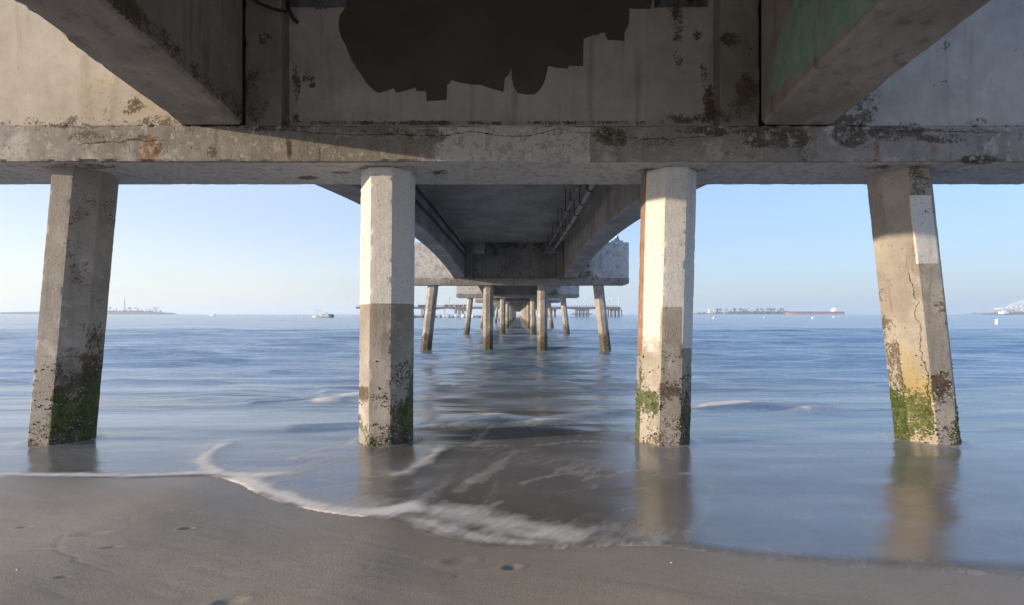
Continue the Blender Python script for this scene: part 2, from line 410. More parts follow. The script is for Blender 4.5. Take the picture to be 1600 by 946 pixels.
# --- end walls, diaphragm, pilasters
def endwall(x0, x1, step, y0=Y1 + .012):
    X = axis_pts(x0, x1, step); Y = axis_pts(y0, Y1 + TH - .012, max(step, .1)); Z = axis_pts(ZT - .01, ZS, step)
    V, Fc = gridbox(X, Y, Z, None); return wear(V, X, Y, Z, .012, .0008), Fc
V, Fc = endwall(-7.59, GL[0] + .02, .03)
g = blobs(V, [(180, 165, 45, 20, .42), (160, 150, 20, 12, .35), (100, 190, 120, 10, .42), (250, 190, 40, 12, .45), (20, 195, 60, 10, .35), (126, 84, 10, 14, .35)])
ye = blobs(V, [(200, 150, 90, 40, .40)])
vmesh('end_wall', V, Fc, [M['sunwall']], cap1, np.stack([.30 + 0 * g, g, 0 * g], 1), np.stack([0 * g, 0 * g, ye], 1))
V, Fc = endwall(GR[1] - .02, 7.09, .03)
g = blobs(V, [(1320, 190, 50, 14, .55), (1370, 155, 12, 22, .35), (1465, 130, 18, 14, .33), (1582, 78, 9, 8, .5), (1440, 195, 60, 8, .4), (1350, 165, 20, 30, .33), (1540, 190, 40, 6, .4), (1480, 70, 10, 20, .3)])
vmesh('end_wall', V, Fc, [M['wall']], cap1, np.stack([.34 + 0 * g, g, 0 * g], 1), None)

PX0, PX1 = wx(383, Y1 + .03), wx(440, Y1 + .03); QX0, QX1 = wx(1125, Y1 + .03), wx(1187, Y1 + .03)
YD = Y1 + .20
for x0, x1, sx in ((PX0, PX1, -1), (QX0, QX1, 1)):
    X = axis_pts(x0, x1, .03); Y = axis_pts(Y1 + .03, YD + .5, .06); Z = axis_pts(ZT - .008, ZS, .03)
    V, Fc = gridbox(X, Y, Z, None); V = wear(V, X, Y, Z, .008, .003)
    g = blobs(V, [(415, 60, 14, 12, .55), (400, 150, 22, 50, .5), (412, 120, 20, 20, .42)] if sx < 0 else [(1150, 62, 30, 12, .52), (1165, 150, 22, 45, .55), (1135, 175, 20, 20, .45), (1175, 90, 8, 60, .5)])
    vmesh('pilaster', V, Fc, [M['under']], cap1, np.stack([0 * g, g, 0 * g], 1), None)
# diaphragm with the two service openings at its upper corners
zo = wz(11, YD)
X = axis_pts(PX1 + .002, QX0 - .002, .03); Y = axis_pts(YD, YD + .42, .1); Z = axis_pts(ZT - .006, zo, .03)
V, Fc = gridbox(X, Y, Z, None); V = wear(V, X, Y, Z, .004, .0015)
g = blobs(V, [(1058, 40, 10, 60, .52), (1058, 90, 9, 20, .5), (1090, 55, 10, 12, .4), (1108, 80, 8, 12, .5), (1108, 160, 12, 30, .6), (1100, 120, 7, 30, .45),
              (485, 120, 12, 14, .42), (488, 134, 6, 5, .7), (462, 150, 8, 60, .45), (1075, 185, 60, 8, .42), (700, 192, 420, 4, .5), (560, 100, 12, 20, .4)])
ru = blobs(V, [(1055, 30, 22, 50, .35), (1080, 120, 30, 60, .22)])
dia = vmesh('diaphragm', V, Fc, [M['panel']], cap1, np.stack([0 * g, g, 0 * g], 1), np.stack([ru, 0 * g, 0 * g], 1))
mb = MB(); mb.box(wx(543, YD), wx(1022, YD), YD, YD + .42, zo, ZS, M['panel'])
mb.box(wx(1107, YD), QX0 - .002, YD, YD + .42, zo, ZS, M['panel']); mb.build('diaphragm_upper', cap1, fix=True)
poly = [(545, -60), (543, 0), (538.7, 13), (531, 24), (528.6, 37), (530, 48), (533, 58), (539, 69), (545, 84), (552, 98), (558, 108), (566, 118), (572, 128), (579, 137), (586, 143), (593, 145.5), (604, 142), (615, 138), (618, 145), (634, 142),
        (648.7, 137), (651, 142), (665.6, 143), (666, 158), (682, 157.5), (698, 156), (698.5, 132), (702, 131), (705, 125), (711, 127), (718, 129), (735, 132), (752, 133), (763, 137), (772, 140), (786.5, 144), (788, 133), (789, 122), (795, 117), (798.6, 106), (799.5, 120), (801.7, 132), (804, 138),
        (808.5, 145.5), (822, 148), (835.5, 147.5), (844, 140), (850.8, 128), (854, 116), (856.9, 103), (870, 106), (886, 107.6), (889.7, 103), (911, 103.5), (911.5, 80), (912, 61), (920, 58), (928.6, 54), (931, 56), (938, 52), (945.5, 51), (947, 58), (950.6, 62.6), (962, 63),
        (975, 64), (976, 51), (980, 44), (982.7, 36), (983.8, 12), (987, 14), (1016.6, 14), (1019, 6), (1020, -60)]
YP = YD - .004
mb = MB(); mb.prism([(wx(a, YP), wz(b, YP)) for a, b in poly], YP, YP + .006, M['darkpaint'])
o = mb.build('paint_patch', cap1); tag(o, 'dark brown cover paint with a stepped roller-painted lower edge')
mb = MB(); p2 = [(539, 66), (548, 64), (576, 60), (580, 100), (580, 136), (572, 130), (560, 110), (548, 92)]
mb.prism([(wx(a, YP), wz(b, YP)) for a, b in p2], YP + .002, YP + .007, M['midpaint']); mb.build('thin_paint_patch', cap1)

# --- girders with arched soffit
def gbot(u): 
    k = 1 - max(0, min(1, u / (LS - TH))) * 2
    return ZT + .70 * (1 - k * k)
def girder(x0, x1, ya, dense=False, parent=pier):
    ys = [ya + i * (LS - TH) / 40 for i in range(41)]
    if dense: ys = [y for y in ys if -7 < y < 1.5] + axis_pts(1.5, ya + LS - TH, .04)  # overhead girders likewise cut short behind the camera to admit light
    nz = 44 if dense else 3; c = .035; rings = []
    for y in ys:
        b = gbot(y - ya)
        ch = c
        if dense and y > 1.5:
            w1 = fbm((x0, y, 1), 2.2) ; w2 = fbm((x0, y, 4), 11)
            ch = c + .03 * max(0, w1 + w2 * .7)
        chip = 0
        if dense and x0 < 0:                           # the broken arris of the left girder
            for yc, wd, a in ((3.86, .16, .10), (4.02, .05, .06), (3.70, .05, .05)): chip += a * math.exp(-((y - yc) / wd) ** 2) * (.6 + .5 * fbm((y, 2, 3), 18))
        r = [(x0, ZS)] + [(x0, ZS + (b + ch + chip - ZS) * (k + 1) / nz) for k in range(nz)]
        r += [(x0 + ch + chip, b + .001)] + [(x0 + (x1 - x0) * q / 8, b) for q in range(1, 8)] + [(x1 - ch, b)]
        r += [(x1, b + ch + (ZS - b - ch) * k / nz) for k in range(nz + 1)]
        rings.append([(px_, y, pz_) for px_, pz_ in r])
    k = len(rings[0]); V = [p for r in rings for p in r]; Fc = []
    for i in range(len(rings) - 1):
        for j in range(k): Fc.append((i * k + j, i * k + (j + 1) % k, (i + 1) * k + (j + 1) % k, (i + 1) * k + j))
    Fc += [tuple(range(k))[::-1], tuple(range((len(rings) - 1) * k, len(rings) * k))]
    A = np.array(V); g = np.zeros(len(V)); gp = g * 0
    if dense and x0 > 0:
        inner = (abs(A[:, 0] - x0) < .01) & (A[:, 1] > 1.5)
        yb = np.interp(A[:, 2], [HC + 2.4, HC + 2.72, HC + 2.98, HC + 3.19, HC + 4.4], [5.32, 5.31, 5.156, 4.83, 4.6])
        gp = np.where(inner & (A[:, 1] > 2.2), np.clip(.5 + (yb - A[:, 1]) * 3, 0, .8) * (A[:, 2] > ZT + .25 + 0 * A[:, 2]), 0)
        gp *= (A[:, 2] > np.array([gbot(y - ya) for y in A[:, 1]]) + .07)
    if dense and x0 < 0:
        bb = np.array([gbot(y - ya) for y in A[:, 1]])
        inner = (abs(A[:, 0] - x1) < .01) & (A[:, 1] > 1.5)
        g = np.where(inner, .40 * np.exp(-((A[:, 2] - bb - .12) / .16) ** 2) + .12, 0)
    return vmesh('girder', V, Fc, [M['girder']], parent, np.stack([0 * g, g, 0 * g], 1), np.stack([0 * g, gp, 0 * g], 1))
NB = 16
y0s = Y1 - LS + TH
gA = girder(*GL, y0s, True); tag(gA, 'girder overhead on the left with a chipped lower edge')
gB = girder(*GR, y0s, True); tag(gB, 'girder overhead on the right with green paint on its inner side')
gl = girder(*GL, Y1 + TH); gr_ = girder(*GR, Y1 + TH)
for k in range(1, NB - 1):
    for q in (gl, gr_):
        c = q.copy(); COL.objects.link(c); c.location = (0, LS * k, 0)
# deck slab, with the raised kerb at each side
mb = MB(); yE = Y1 + LS * (NB - 1) + 1
mb.box(-4.35, 4.35, -7, yE, ZS, ZS + .34, M['under'])  # slab stops short behind the camera to let more light in underneath
for sx in (-1, 1): mb.box(sx * 4.35 - .15, sx * 4.35 + .15, -7, yE, ZS + .342, ZS + .60, M['under'])
mb.build('deck_slab', pier)

# --- generic bents
def lowbox(name, x0, x1, y0, y1, z0, z1, m, parent, st=.5, wear_=.012, grime=None, white=0):
    X = axis_pts(x0, x1, st); Y = axis_pts(y0, y1, st); Z = axis_pts(z0, z1, .12)
    V, Fc = gridbox(X, Y, Z, None); wear(V, X, Y, Z, wear_, .002)
    A = np.array(V); g = np.zeros(len(V)) if grime is None else grime(A)
    return vmesh(name, V, Fc, [m], parent, np.stack([white + 0 * g, g, 0 * g], 1), None)
def bent(parent):
    Xs = axis_pts(-6.8, 6.8, .1); Ys = axis_pts(Y1, Y1 + TH, .25); Zs = axis_pts(ZB, ZT, .07)
    V, Fc = cap_mesh(Xs, Ys, Zs, False); A = np.array(V)
    g = .25 + .16 * np.exp(-((A[:, 2] - ZT) / .08) ** 2) + .12 * np.exp(-((A[:, 0] - 3.4) / .8) ** 2)
    ru = .28 * np.exp(-((A[:, 0] + 3.6) / .6) ** 2) + .2 * np.exp(-((A[:, 0] - 2.2) / .4) ** 2)
    c = vmesh('bent_cap', V, Fc, [M['cap']], parent, np.stack([.25 + 0 * g, g, 0 * g], 1), np.stack([ru, 0 * g, 0 * g], 1))
    gw = lambda A: .22 + .38 * np.exp(-((A[:, 0] - 3.9) / .7) ** 2) + .12 * np.exp(-((A[:, 2] - ZT) / .2) ** 2)
    lowbox('end_wall', -6.79, GL[0] + .02, Y1 + .012, Y1 + TH - .012, ZT - .01, ZS, M['wall'], c, .15, grime=gw, white=.5)
    lowbox('end_wall', GR[1] - .02, 6.79, Y1 + .012, Y1 + TH - .012, ZT - .01, ZS, M['wall'], c, .15, grime=gw, white=.5)
    for a, b in ((PX0, PX1), (QX0, QX1)): lowbox('pilaster', a, b, Y1 + .03, YD + .5, ZT - .01, ZS, M['under'], c)
    gd = lambda A: .30 + .25 * np.exp(-((A[:, 2] - ZS) / .6) ** 2)
    X = axis_pts(PX1, QX0, .2); d = lowbox('diaphragm', PX1 + .002, QX0 - .002, YD, YD + .42, ZT - .006, zo, M['under'], c, .2, grime=gd)
    lowbox('diaphragm_upper', wx(543, YD), wx(1022, YD), YD, YD + .42, zo, ZS, M['under'], c, .2, grime=gd)
    return c
b2 = bent(pier)
b2.location = (0, LS, 0)
kids = list(b2.children)
for n in range(2, NB):
    c = b2.copy(); COL.objects.link(c); c.location = (0, LS * n, 0)
    for kd in kids:
        d = kd.copy(); COL.objects.link(d); d.parent = c

# --- piles: octagonal, faces numbered from the one towards the beach, anticlockwise seen from above
PW = .62
def pile_mesh(name, xt, xb, zt, zb, zbref, dense, paint=None, seed=0, yc=Y1 + TH / 2):
    s = PW * .41421 / 2; h = PW / 2
    cor = [(-s, -h), (s, -h), (h, -s), (h, s), (s, h), (-s, h), (-h, s), (-h, -s)]
    nu = 9 if dense else 1
    Z = axis_pts(zb, zt, .02 if dense else .15); V = []; Fc = []; info = []
    ring = []
    for f in range(8):
        a, b = cor[f], cor[(f + 1) % 8]
        for u in range(nu): ring.append((f, u / nu, a[0] + (b[0] - a[0]) * u / nu, a[1] + (b[1] - a[1]) * u / nu))
    k = len(ring)
    for z in Z:
        t = (z - zbref) / (ZB - zbref); cx = xb + (xt - xb) * t
        for f, u, dx, dy in ring:
            p = Vector((cx + dx, yc + dy, z)); q = 1
            if dense:
                n1 = fbm(p + Vector((seed, 0, 0)), 5); n2 = fbm(p, 22)
                if u == 0: q = 1 - .018 * max(0, n1 * 1.2 + n2 * .9 + .12)
                else: q = 1 - .004 * n2 - .003 * n1
                if z < 1.25: q += .012 * max(0, n2 + .1)
            else: q = 1 + .01 * fbm(p, 4) + (.03 if z < .9 else 0) * (1 + fbm(p, 9))
            V.append([cx + dx * q, yc + dy * q, z]); info.append((f, u, z))
    for i in range(len(Z) - 1):
        for j in range(k): Fc.append((i * k + j, i * k + (j + 1) % k, (i + 1) * k + (j + 1) % k, (i + 1) * k + j))
    Fc.append(tuple(range((len(Z) - 1) * k, len(Z) * k)))
    m1 = np.zeros((len(V), 3)); m2 = np.zeros((len(V), 3))
    if paint:
        for i, (f, u, z) in enumerate(info):
            a, b = paint(f, u, z, V[i]); m1[i] = a; m2[i] = b
    else:
        for i, (f, u, z) in enumerate(info):
            lo = max(0, min(1, (1.55 - z) / 1.1))
            m1[i] = (0.47 if z > 2.0 else .3, .80 * lo ** .6, .40 * max(0, min(1, (.95 - z) / .5)))
            m2[i] = (.14, 0, .25 * max(0, min(1, (1.4 - z) / .8)))
    return V, Fc, m1, m2
zpy = lambda py: HC - (py - 491) * .00777
def band(z, pa, pb, soft=.06):                       # 1 between two photo heights (pa above pb)
    za, zb_ = zpy(pa), zpy(pb); soft = soft * 2.2
    return max(0, min(1, (za - z) / soft)) * max(0, min(1, (z - zb_) / soft))
def below(z, p, soft=.15): return max(0, min(1, .35 + (zpy(p) - z) / (soft * 1.9 + .05))) if zpy(p) - z > -.2 else 0
# face numbers: 0 front, 1 front-right, 2 right, 6 left, 7 front-left
def cell(f, u):                                       # a vertex on an arris (u = 0) belongs to both faces
    return f
def paint1(f, u, z, p):
    w = 0; g = .12; al = 0; r = 0; gp = 0; ye = 0
    if f == 0: g = .25 * below(z, 600, .4) + .14; al = .62 * band(z, 650, 684, .05); w = .30; ye = .22 * below(z, 600, .4)
    if f == 1: g = .30 + .42 * below(z, 565, .35); al = .80 * below(z, 600, .3) * (1 - .75 * below(z, 672, .08)); w = .05
    if f in (2, 3): g = .22 + .5 * below(z, 520, .35); al = .85 * below(z, 575, .35); w = .43 if z > zpy(500) else 0; gp = 0
    return (w, g, al), (r, gp * .75, ye)
def paint2(f, u, z, p):
    up = z > zpy(475); w = .9 if up else 0
    g = .0; al = 0; r = 0; ye = 0
    if f == 7: w = .9 if up else .45; g = .75 * band(z, 597, 634, .05) + .1 * below(z, 520); al = .42 * below(z, 630, .15); ye = .15
    if f == 0: g = .12 + .65 * band(z, 611, 628, .04) + .3 * below(z, 640, .2); al = .38 * below(z, 630, .3); g = 0.1 if up else g; 
    if f in (1, 2): g = .0 if up else .2 + .5 * below(z, 560, .5) * (.5 + u * .6); al = .8 * below(z, 560, .6) * (.30 + .9 * (u if f == 1 else 1)) * (1 - .7 * below(z, 668, .1))
    return (w, g, al), (r, 0, ye)
def paint3(f, u, z, p):
    up = z > zpy(480); w = .9 if up else .15; g = 0; al = 0; r = 0; ye = 0
    if f == 7: w = .9 if z > zpy(487) else max(.44, .60 - (zpy(487) - z) * .25); g = .2 * below(z, 540, .3) * (1 - below(z, 680, .1)); al = .64 * band(z, 590, 668, .10) * (1 - .5 * abs(u - .45)); g += .3 * below(z, 672, .1)
    if f == 0: g = (.0 if up else .22) + .6 * band(z, 590, 630, .08) + .15 * below(z, 640, .1); al = .45 * band(z, 585, 625, .1)
    if f in (1, 2): w = .9 if z > zpy(545) else .1; g = .55 * below(z, 560, .5); al = .62 * below(z, 590, .3)
    if f == 6: w = 0; r = .75 if z > zpy(560) else .3; g = .2; al = .7 * below(z, 570, .3)
    return (w, g, al), (r, 0, ye)
def paint4(f, u, z, p):
    w = 0; g = .1; al = 0; r = 0; ye = 0
    if f == 6: w = .0; g = .25 + .3 * below(z, 520, .4); al = .8 * below(z, 590, .3); r = .2; ye = .4 * below(z, 520, .3)
    if f == 7: w = .36; g = .15 * below(z, 540, .2); ye = .72 * below(z, 520, .5) * (1 - .6 * below(z, 680, .1)); al = .60 * below(z, 585, .35) * (1 - .8 * below(z, 682, .05))
    if f == 0: w = .95 if zpy(308) > z > zpy(412) else 0; g = .2 + .5 * band(z, 560, 640, .15); g = g + .3 if z > zpy(308) else g; al = .5 * below(z, 640, .2) * (.4 + u) * (1 - .5 * below(z, 690, .05)); ye = .3 * below(z, 540, .3)
    if f in (1, 2): al = .8 * below(z, 600, .3); g = .3
    return (w, g, al), (r, 0, ye)
heroes = [(-5.47, -5.77, paint1, 'leftmost near pile, leaning, dark green algae at its foot'),
          (-1.636, -1.666, paint2, 'upright near pile left of centre, white upper half'),
          (1.912, 1.826, paint3, 'upright near pile right of centre, orange rust line down its edge'),
          (4.82, 5.19, paint4, 'rightmost near pile, leaning, cracked, with a white paint patch and bright algae')]
hero_piles = []
for i, (xt, xb, pf, lab) in enumerate(heroes):
    V, Fc, m1, m2 = pile_mesh('pile', xt, xb, ZB + .03, .1, .64, True, pf, i * 9)
    o = vmesh('pile', V, Fc, [M['pile']], pier, m1, m2); tag(o, lab); hero_piles.append(o)
def barnacles(pile, xt, xb, n, seed, faces):
    r_ = random.Random(seed); mb = MB(); s_ = PW * .2071; h = PW / 2
    cor = [(-s_, -h), (s_, -h), (h, -s_), (h, s_), (s_, h), (-s_, h), (-h, s_), (-h, -s_)]
    bm = bmesh.new(); bmesh.ops.create_icosphere(bm, subdivisions=1, radius=1); iv = [v.co.copy() for v in bm.verts]; iff = [tuple(v.index for v in f.verts) for f in bm.faces]; bm.free()
    ms = [M['barn_dark'], M['barn_pale'], M['barn_dark'], M['weed']]
    k = 0
    while k < n:
        f = r_.choice(faces); u = r_.random(); z = .66 + 1.15 * r_.random() ** 1.5
        a, b = cor[f], cor[(f + 1) % 8]; t_ = (z - .64) / (ZB - .64); cx = xb + (xt - xb) * t_
        p = Vector((cx + a[0] + (b[0] - a[0]) * u, Y1 + TH / 2 + a[1] + (b[1] - a[1]) * u, z))
        if fbm(p + Vector((seed, 0, 0)), 4.5) < .02 + .25 * (z - .7) ** 2: k += .2; continue
        k += 1; q = r_.uniform(.004, .012); m_ = ms[r_.randrange(3)] if z > 1.1 else ms[r_.randrange(4)]
        mb.add([(p.x + v.x * q * 1.2, p.y + v.y * q * 1.2, p.z + v.z * q * r_.uniform(.8, 1.3)) for v in iv], iff, m_)
    o = mb.build('barnacles', pile, fix=False); o['kind'] = 'stuff'
M['barn_dark'] = simple('mussel_shell', (.045, .036, .028), .6, 0, .4, 60); M['barn_pale'] = simple('barnacle_shell', (.30, .27, .21), .8, 0, .3, 60); M['weed'] = simple('green_weed', (.045, .075, .014), .7, 0, .4, 60)
for i, (h_, fc, n_) in enumerate(zip(heroes, ([0, 1, 1, 1, 2, 2, 2], [0, 1, 1, 2, 7], [0, 0, 1, 1, 7, 6], [0, 0, 1, 6, 7]), (520, 430, 380, 430))): barnacles(hero_piles[i], h_[0], h_[1], n_, i * 3 + 1, fc)
# crack and chip marks on the nearest piles
mb = MB(); yf = Y1 + TH / 2 - PW / 2
def p4(dx, py):                                       # a point on the front-left facet of the right pile
    z = zpy(py); t = (z - .64) / (ZB - .64); cx = 5.19 + (4.82 - 5.19) * t
    s = PW * .2071; h = PW / 2
    return (cx - h + (h - s) * dx, Y1 + TH / 2 - s - (h - s) * dx, z)
vs, fs = ribbon([p4(.55, 398), p4(.62, 430), p4(.75, 455), p4(.72, 490), p4(.80, 520), p4(.72, 545), p4(.9, 590), p4(.8, 640), p4(.75, 685)], .007, Vector((-1, -1, 0)).normalized() * .003, .03, 2)
mb.add(vs, fs, M['crack']); mb.build('crack', hero_piles[3], fix=False)
gp_mesh = []
for xt, xb in ((-5.25, -5.70), (-1.62, -1.66), (1.72, 1.72), (5.0, 5.46)):
    V, Fc, m1, m2 = pile_mesh('pile', xt, xb, ZB + .03, -.8, 0, False)
    gp_mesh.append((V, Fc, m1, m2))
for k, q in enumerate(gp_mesh):
    base = vmesh('pile', q[0], q[1], [M['pile']], pier, q[2], q[3])
    base.location = ((-.20 if k in (1, 2) else 0), LS, 0)
    for n in range(2, NB):
        c = base.copy(); COL.objects.link(c); c.location = (random.uniform(-.06, .06), LS * n, 0)
# extra piles seen leaning further out along the way
# --- services under the deck
def psag(y): u = ((y - Y1 - TH / 2) % LS) / LS; return -.36 * math.sin(math.pi * u) ** .8
def pipe_run(name, x, z0, r, m, lab, cat):
    root = empty(name, (x, Y1 + TH, z0)); root.location = (0, 0, 0)
    tag(root, lab, cat, 'service pipes under the deck')
    mb = MB(); mb.tube([(x, y, z0 + psag(y)) for y in np.arange(-6.5, 80, .65)], r, m, 12); mb.build('pipe_barrel', root)
    hg = None; ring = None
    for i, y in enumerate(np.arange(-5.2, 76, 1.55)):
        z = z0 + psag(y)
        if i % 2 == 0:
            if hg is None:
                mb = MB(); mb.prism([(r * 1.3 * math.cos(a_) * q, r * 1.3 * math.sin(a_) * q) for q, A_ in ((1, np.linspace(0, -math.pi, 12)), (.82, np.linspace(-math.pi, 0, 12))) for a_ in A_], -.03, .03, M['steel'])
                h_ = ZS - z - .002
                mb.box(-r * 1.3 - .012, -r * 1.3 + .012, -.012, .012, 0, h_, M['steel']); mb.box(r * 1.3 - .012, r * 1.3 + .012, -.012, .012, 0, h_, M['steel'])
                hg = o = mb.build('pipe_hanger', root)
            else: o = hg.copy(); COL.objects.link(o)
        else:
            if ring is None: mb = MB(); mb.tube([(0, -.03, 0), (0, .03, 0)], r * 1.2, M['steel'], 12); ring = o = mb.build('pipe_coupling', root)
            else: o = ring.copy(); COL.objects.link(o)
        o.location = (x, y, z)
    return root
pipe_run('service_pipe', 2.06, HC + 3.86, .075, M['pipe'], 'thicker pale service pipe hung under the deck beside the right girder', 'pipe')
pipe_run('service_pipe', 1.74, HC + 3.98, .06, M['pipe2'], 'thinner grey service pipe hung under the deck, inboard of the pale one', 'pipe')
for z, lab in ((HC + 3.92, 'upper pair of black cables clipped along the inner side of the left girder'), (HC + 3.48, 'lower pair of black cables clipped along the inner side of the left girder')):
    mb = MB()
    for dz in (0, .085):
        mb.tube([(GL[1] + .045, y, z + dz + .018 * math.sin(y * 1.1 + dz * 9)) for y in np.arange(Y1 + TH + .02, Y1 + LS - .02, .5)], .022, M['rubber'], 6)
    tag(mb.build('cable'), lab, 'cable', 'cables under the deck')
# cable and conduits at the top left opening of the nearest cap
mb = MB()
for i, (a, b) in enumerate((((-3.1, 5.35, HC + 3.62), (-2.66, 5.52, HC + 3.52)), )):
    P = [Vector(a).lerp(Vector(b), t) + Vector((0, 0, -.04 * math.sin(t * math.pi))) for t in np.linspace(0, 1, 9)]
    mb.tube(P, .014, M['rubber'], 6)
P = [(-2.70, 5.56, ZS - .05), (-2.70, 5.56, HC + 3.6), (-2.66, 5.60, HC + 3.5), (-2.62, 6.4, HC + 3.60)]
mb.tube(P, .022, M['rubber'], 6)
for q in range(3): mb.tube([(-2.45 + q * .05, 4.0, HC + 3.75), (-2.42 + q * .05, 5.5, HC + 3.68), (-2.40 + q * .05, 6.6, HC + 3.66)], .016, M['pipe2'], 6)
tag(mb.build('cable'), 'black cables bunched at the upper left corner opening of the nearest cap', 'cable')

# fixture on the end wall of the second cap
yb = Y1 + LS + .35; xf = wx(964, yb)
root = empty('deck_lamp', (xf, yb, ZS)); tag(root, 'small blue-grey lamp fixture standing on the right end of the second cap', 'lamp')
def at(root, mb, name):
    o = mb.build(name, root); return o
mb = MB(); mb.box(-.33, .33, -.2, .2, 0, .12, M['blue']); at(root, mb, 'base_plate')
mb = MB(); mb.tube([(0, 0, .12), (0, 0, .22), (0, 0, .3)], .2, M['blue'], 12, True, .12); at(root, mb, 'housing')
mb = MB(); mb.tube([(0, 0, .30), (0, 0, .42)], .09, M['glass'], 12); at(root, mb, 'lens')

# ------------------------------------------------------------------ shore line, sand, sea
SH = [(-60, 8.5), (-20, 5.4), (-9, 4.75), (-4.98, 4.56), (-3.72, 4.52), (-2.97, 4.60), (-2.62, 4.42), (-2.3, 4.14), (-1.95, 3.92), (-1.57, 3.76), (-1.23, 3.67), (-.92, 3.60), (-.72, 3.40), (-.477, 3.25), (-.21, 3.18), (.1, 3.17), (.39, 3.18), (.92, 3.22), (1.23, 3.13), (1.6, 3.02), (1.96, 2.95), (2.5, 2.88), (3.04, 2.83), (6, 2.5), (20, 1.5), (60, -3)]
SHX = np.array([a for a, b in SH]); SHY = np.array([b for a, b in SH])
def shore(x):
    q = np.linspace(-.12, .12, 5); return sum(np.interp(x + d, SHX, SHY) for d in q) / 5
WL = .675
def smooth(t): t = np.clip(t, 0, 1); return t * t * (3 - 2 * t)
def water_base(y): return WL - (WL - .0) * smooth((y - 4.6) / 15.0) ** .8
def sand_base(x, y):
    d = shore(x) - y                                   # + towards the beach
    z = np.where(d > 0, WL + .085 * d, WL + .085 * d)
    z = np.where(d > 2.5, WL + .2125 + .05 * (d - 2.5), z)
    return np.clip(z, -1.2, 3.2)
def on_water(px, py):
    z = WL
    for _ in range(12):
        y = (HC - z) * F / (py - HY); z = float(water_base(np.array(y)))
    return wx(px, y), y
def ax(*segs):
    out = []
    for a, b, n, g in segs:
        t = np.linspace(0, 1, n, endpoint=False)
        out.append(a + (b - a) * t if g == 0 else a * (b / a) ** t)
    return np.concatenate(out)
def sheet(name, xs, ys, Z, mats, attrs):
    nx, ny = len(xs), len(ys); me = bpy.data.meshes.new(name)
    Xg, Yg = np.meshgrid(xs, ys)
    co_ = np.stack([Xg, Yg, Z], -1).reshape(-1, 3).astype(np.float32)
    me.vertices.add(nx * ny); me.vertices.foreach_set('co', co_.ravel())
    i = (np.arange(ny - 1)[:, None] * nx + np.arange(nx - 1)[None]).ravel()
    q = np.stack([i, i + 1, i + nx + 1, i + nx], 1).astype(np.int32)
    me.loops.add(q.size); me.loops.foreach_set('vertex_index', q.ravel())
    me.polygons.add(len(q)); me.polygons.foreach_set('loop_start', np.arange(0, q.size, 4, dtype=np.int32))
    me.polygons.foreach_set('loop_total', np.full(len(q), 4, np.int32))
    me.polygons.foreach_set('use_smooth', np.ones(len(q), bool))
    for nm, a in attrs.items():
        at_ = me.attributes.new(nm, 'FLOAT_COLOR', 'POINT'); arr = np.ones((nx * ny, 4), np.float32)
        arr[:, :3] = np.stack([c.ravel() for c in a], 1); at_.data.foreach_set('color', arr.ravel())
    for m in mats: me.materials.append(m)
    me.update(); me.validate(); return link(name, me)
def nz2(X, Y, s, seed):
    """smooth value noise on arrays"""
    r = np.random.default_rng(seed); G = r.random((256, 256)); x = X * s; y = Y * s
    xi = np.floor(x).astype(int); yi = np.floor(y).astype(int); fx = x - xi; fy = y - yi
    fx = fx * fx * (3 - 2 * fx); fy = fy * fy * (3 - 2 * fy)
    g = lambda a, b: G[a % 256, b % 256]
    return (g(xi, yi) * (1 - fx) + g(xi + 1, yi) * fx) * (1 - fy) + (g(xi, yi + 1) * (1 - fx) + g(xi + 1, yi + 1) * fx) * fy

# sand
xs = np.concatenate([-np.flip(ax((6, 9000, 70, 1))), ax((-6, 6, 760, 0)), ax((6, 9000, 70, 1))]); xs = np.unique(np.round(xs, 5))
ys = np.unique(np.round(np.concatenate([-np.flip(ax((2, 6000, 60, 1))), ax((-2, 1.4, 20, 0), (1.4, 5.2, 330, 0), (5.2, 40, 60, 1)), [40.0]]), 5))
X, Y = np.meshgrid(xs, ys)
Z = sand_base(X, Y)
near = np.clip(1 - np.abs(X) / 40, 0, 1)
d = shore(X) - Y
rel = np.clip(d / .4, 0, 1) * near
u = X * .35 + Y * 1.0; v = X * 1.0 - Y * .35         # lens of ripples lying slantwise
Z = Z + rel * (.010 * (nz2(v * .6, u * 2.2, 1.0, 3) - .5) + .012 * (nz2(X, Y, .9, 5) - .5) + .0035 * (nz2(v * 1.4, u * 7, 1.0, 11) - .5) + .0018 * (nz2(v * 4, u * 20, 1.0, 12) - .5))
def dent(px, py, rx, ry, dep, ang=0.0, rim=.3):
    global Z
    y = 0; z = .8
    for _ in range(8): y = (HC - z) * F / (py - HY); x = wx(px, y); z = float(sand_base(np.array(x), np.array(y)))
    ca, sa = math.cos(ang), math.sin(ang); a = ((X - x) * ca + (Y - y) * sa) / rx; b = (-(X - x) * sa + (Y - y) * ca) / ry
    dep = dep * .4; q = a * a + b * b; Z = Z - dep * np.exp(-q) + dep * rim * np.exp(-((np.sqrt(q) - 1.6) / .5) ** 2)
for a in ((292, 827, .035, .02, .022, .3), (38, 823, .035, .018, .02, .2), (140, 834, .09, .035, .016, .25), (175, 856, .05, .012, .018, .35), (163, 811, .02, .01, .01), (205, 811, .03, .01, .012, .4), (70, 858, .10, .018, .010, .2),
          (98, 903, .03, .012, .014, .3), (800, 886, .045, .03, .028, .4), (718, 876, .08, .04, .016, .3), (575, 888, .03, .01, .008, .3), (560, 838, .05, .01, .006, .3), (70, 798, .04, .01, .010, .2), (715, 900, .03, .012, .012, .2), (360, 940, .06, .03, .02, .3)):
    dent(*a)
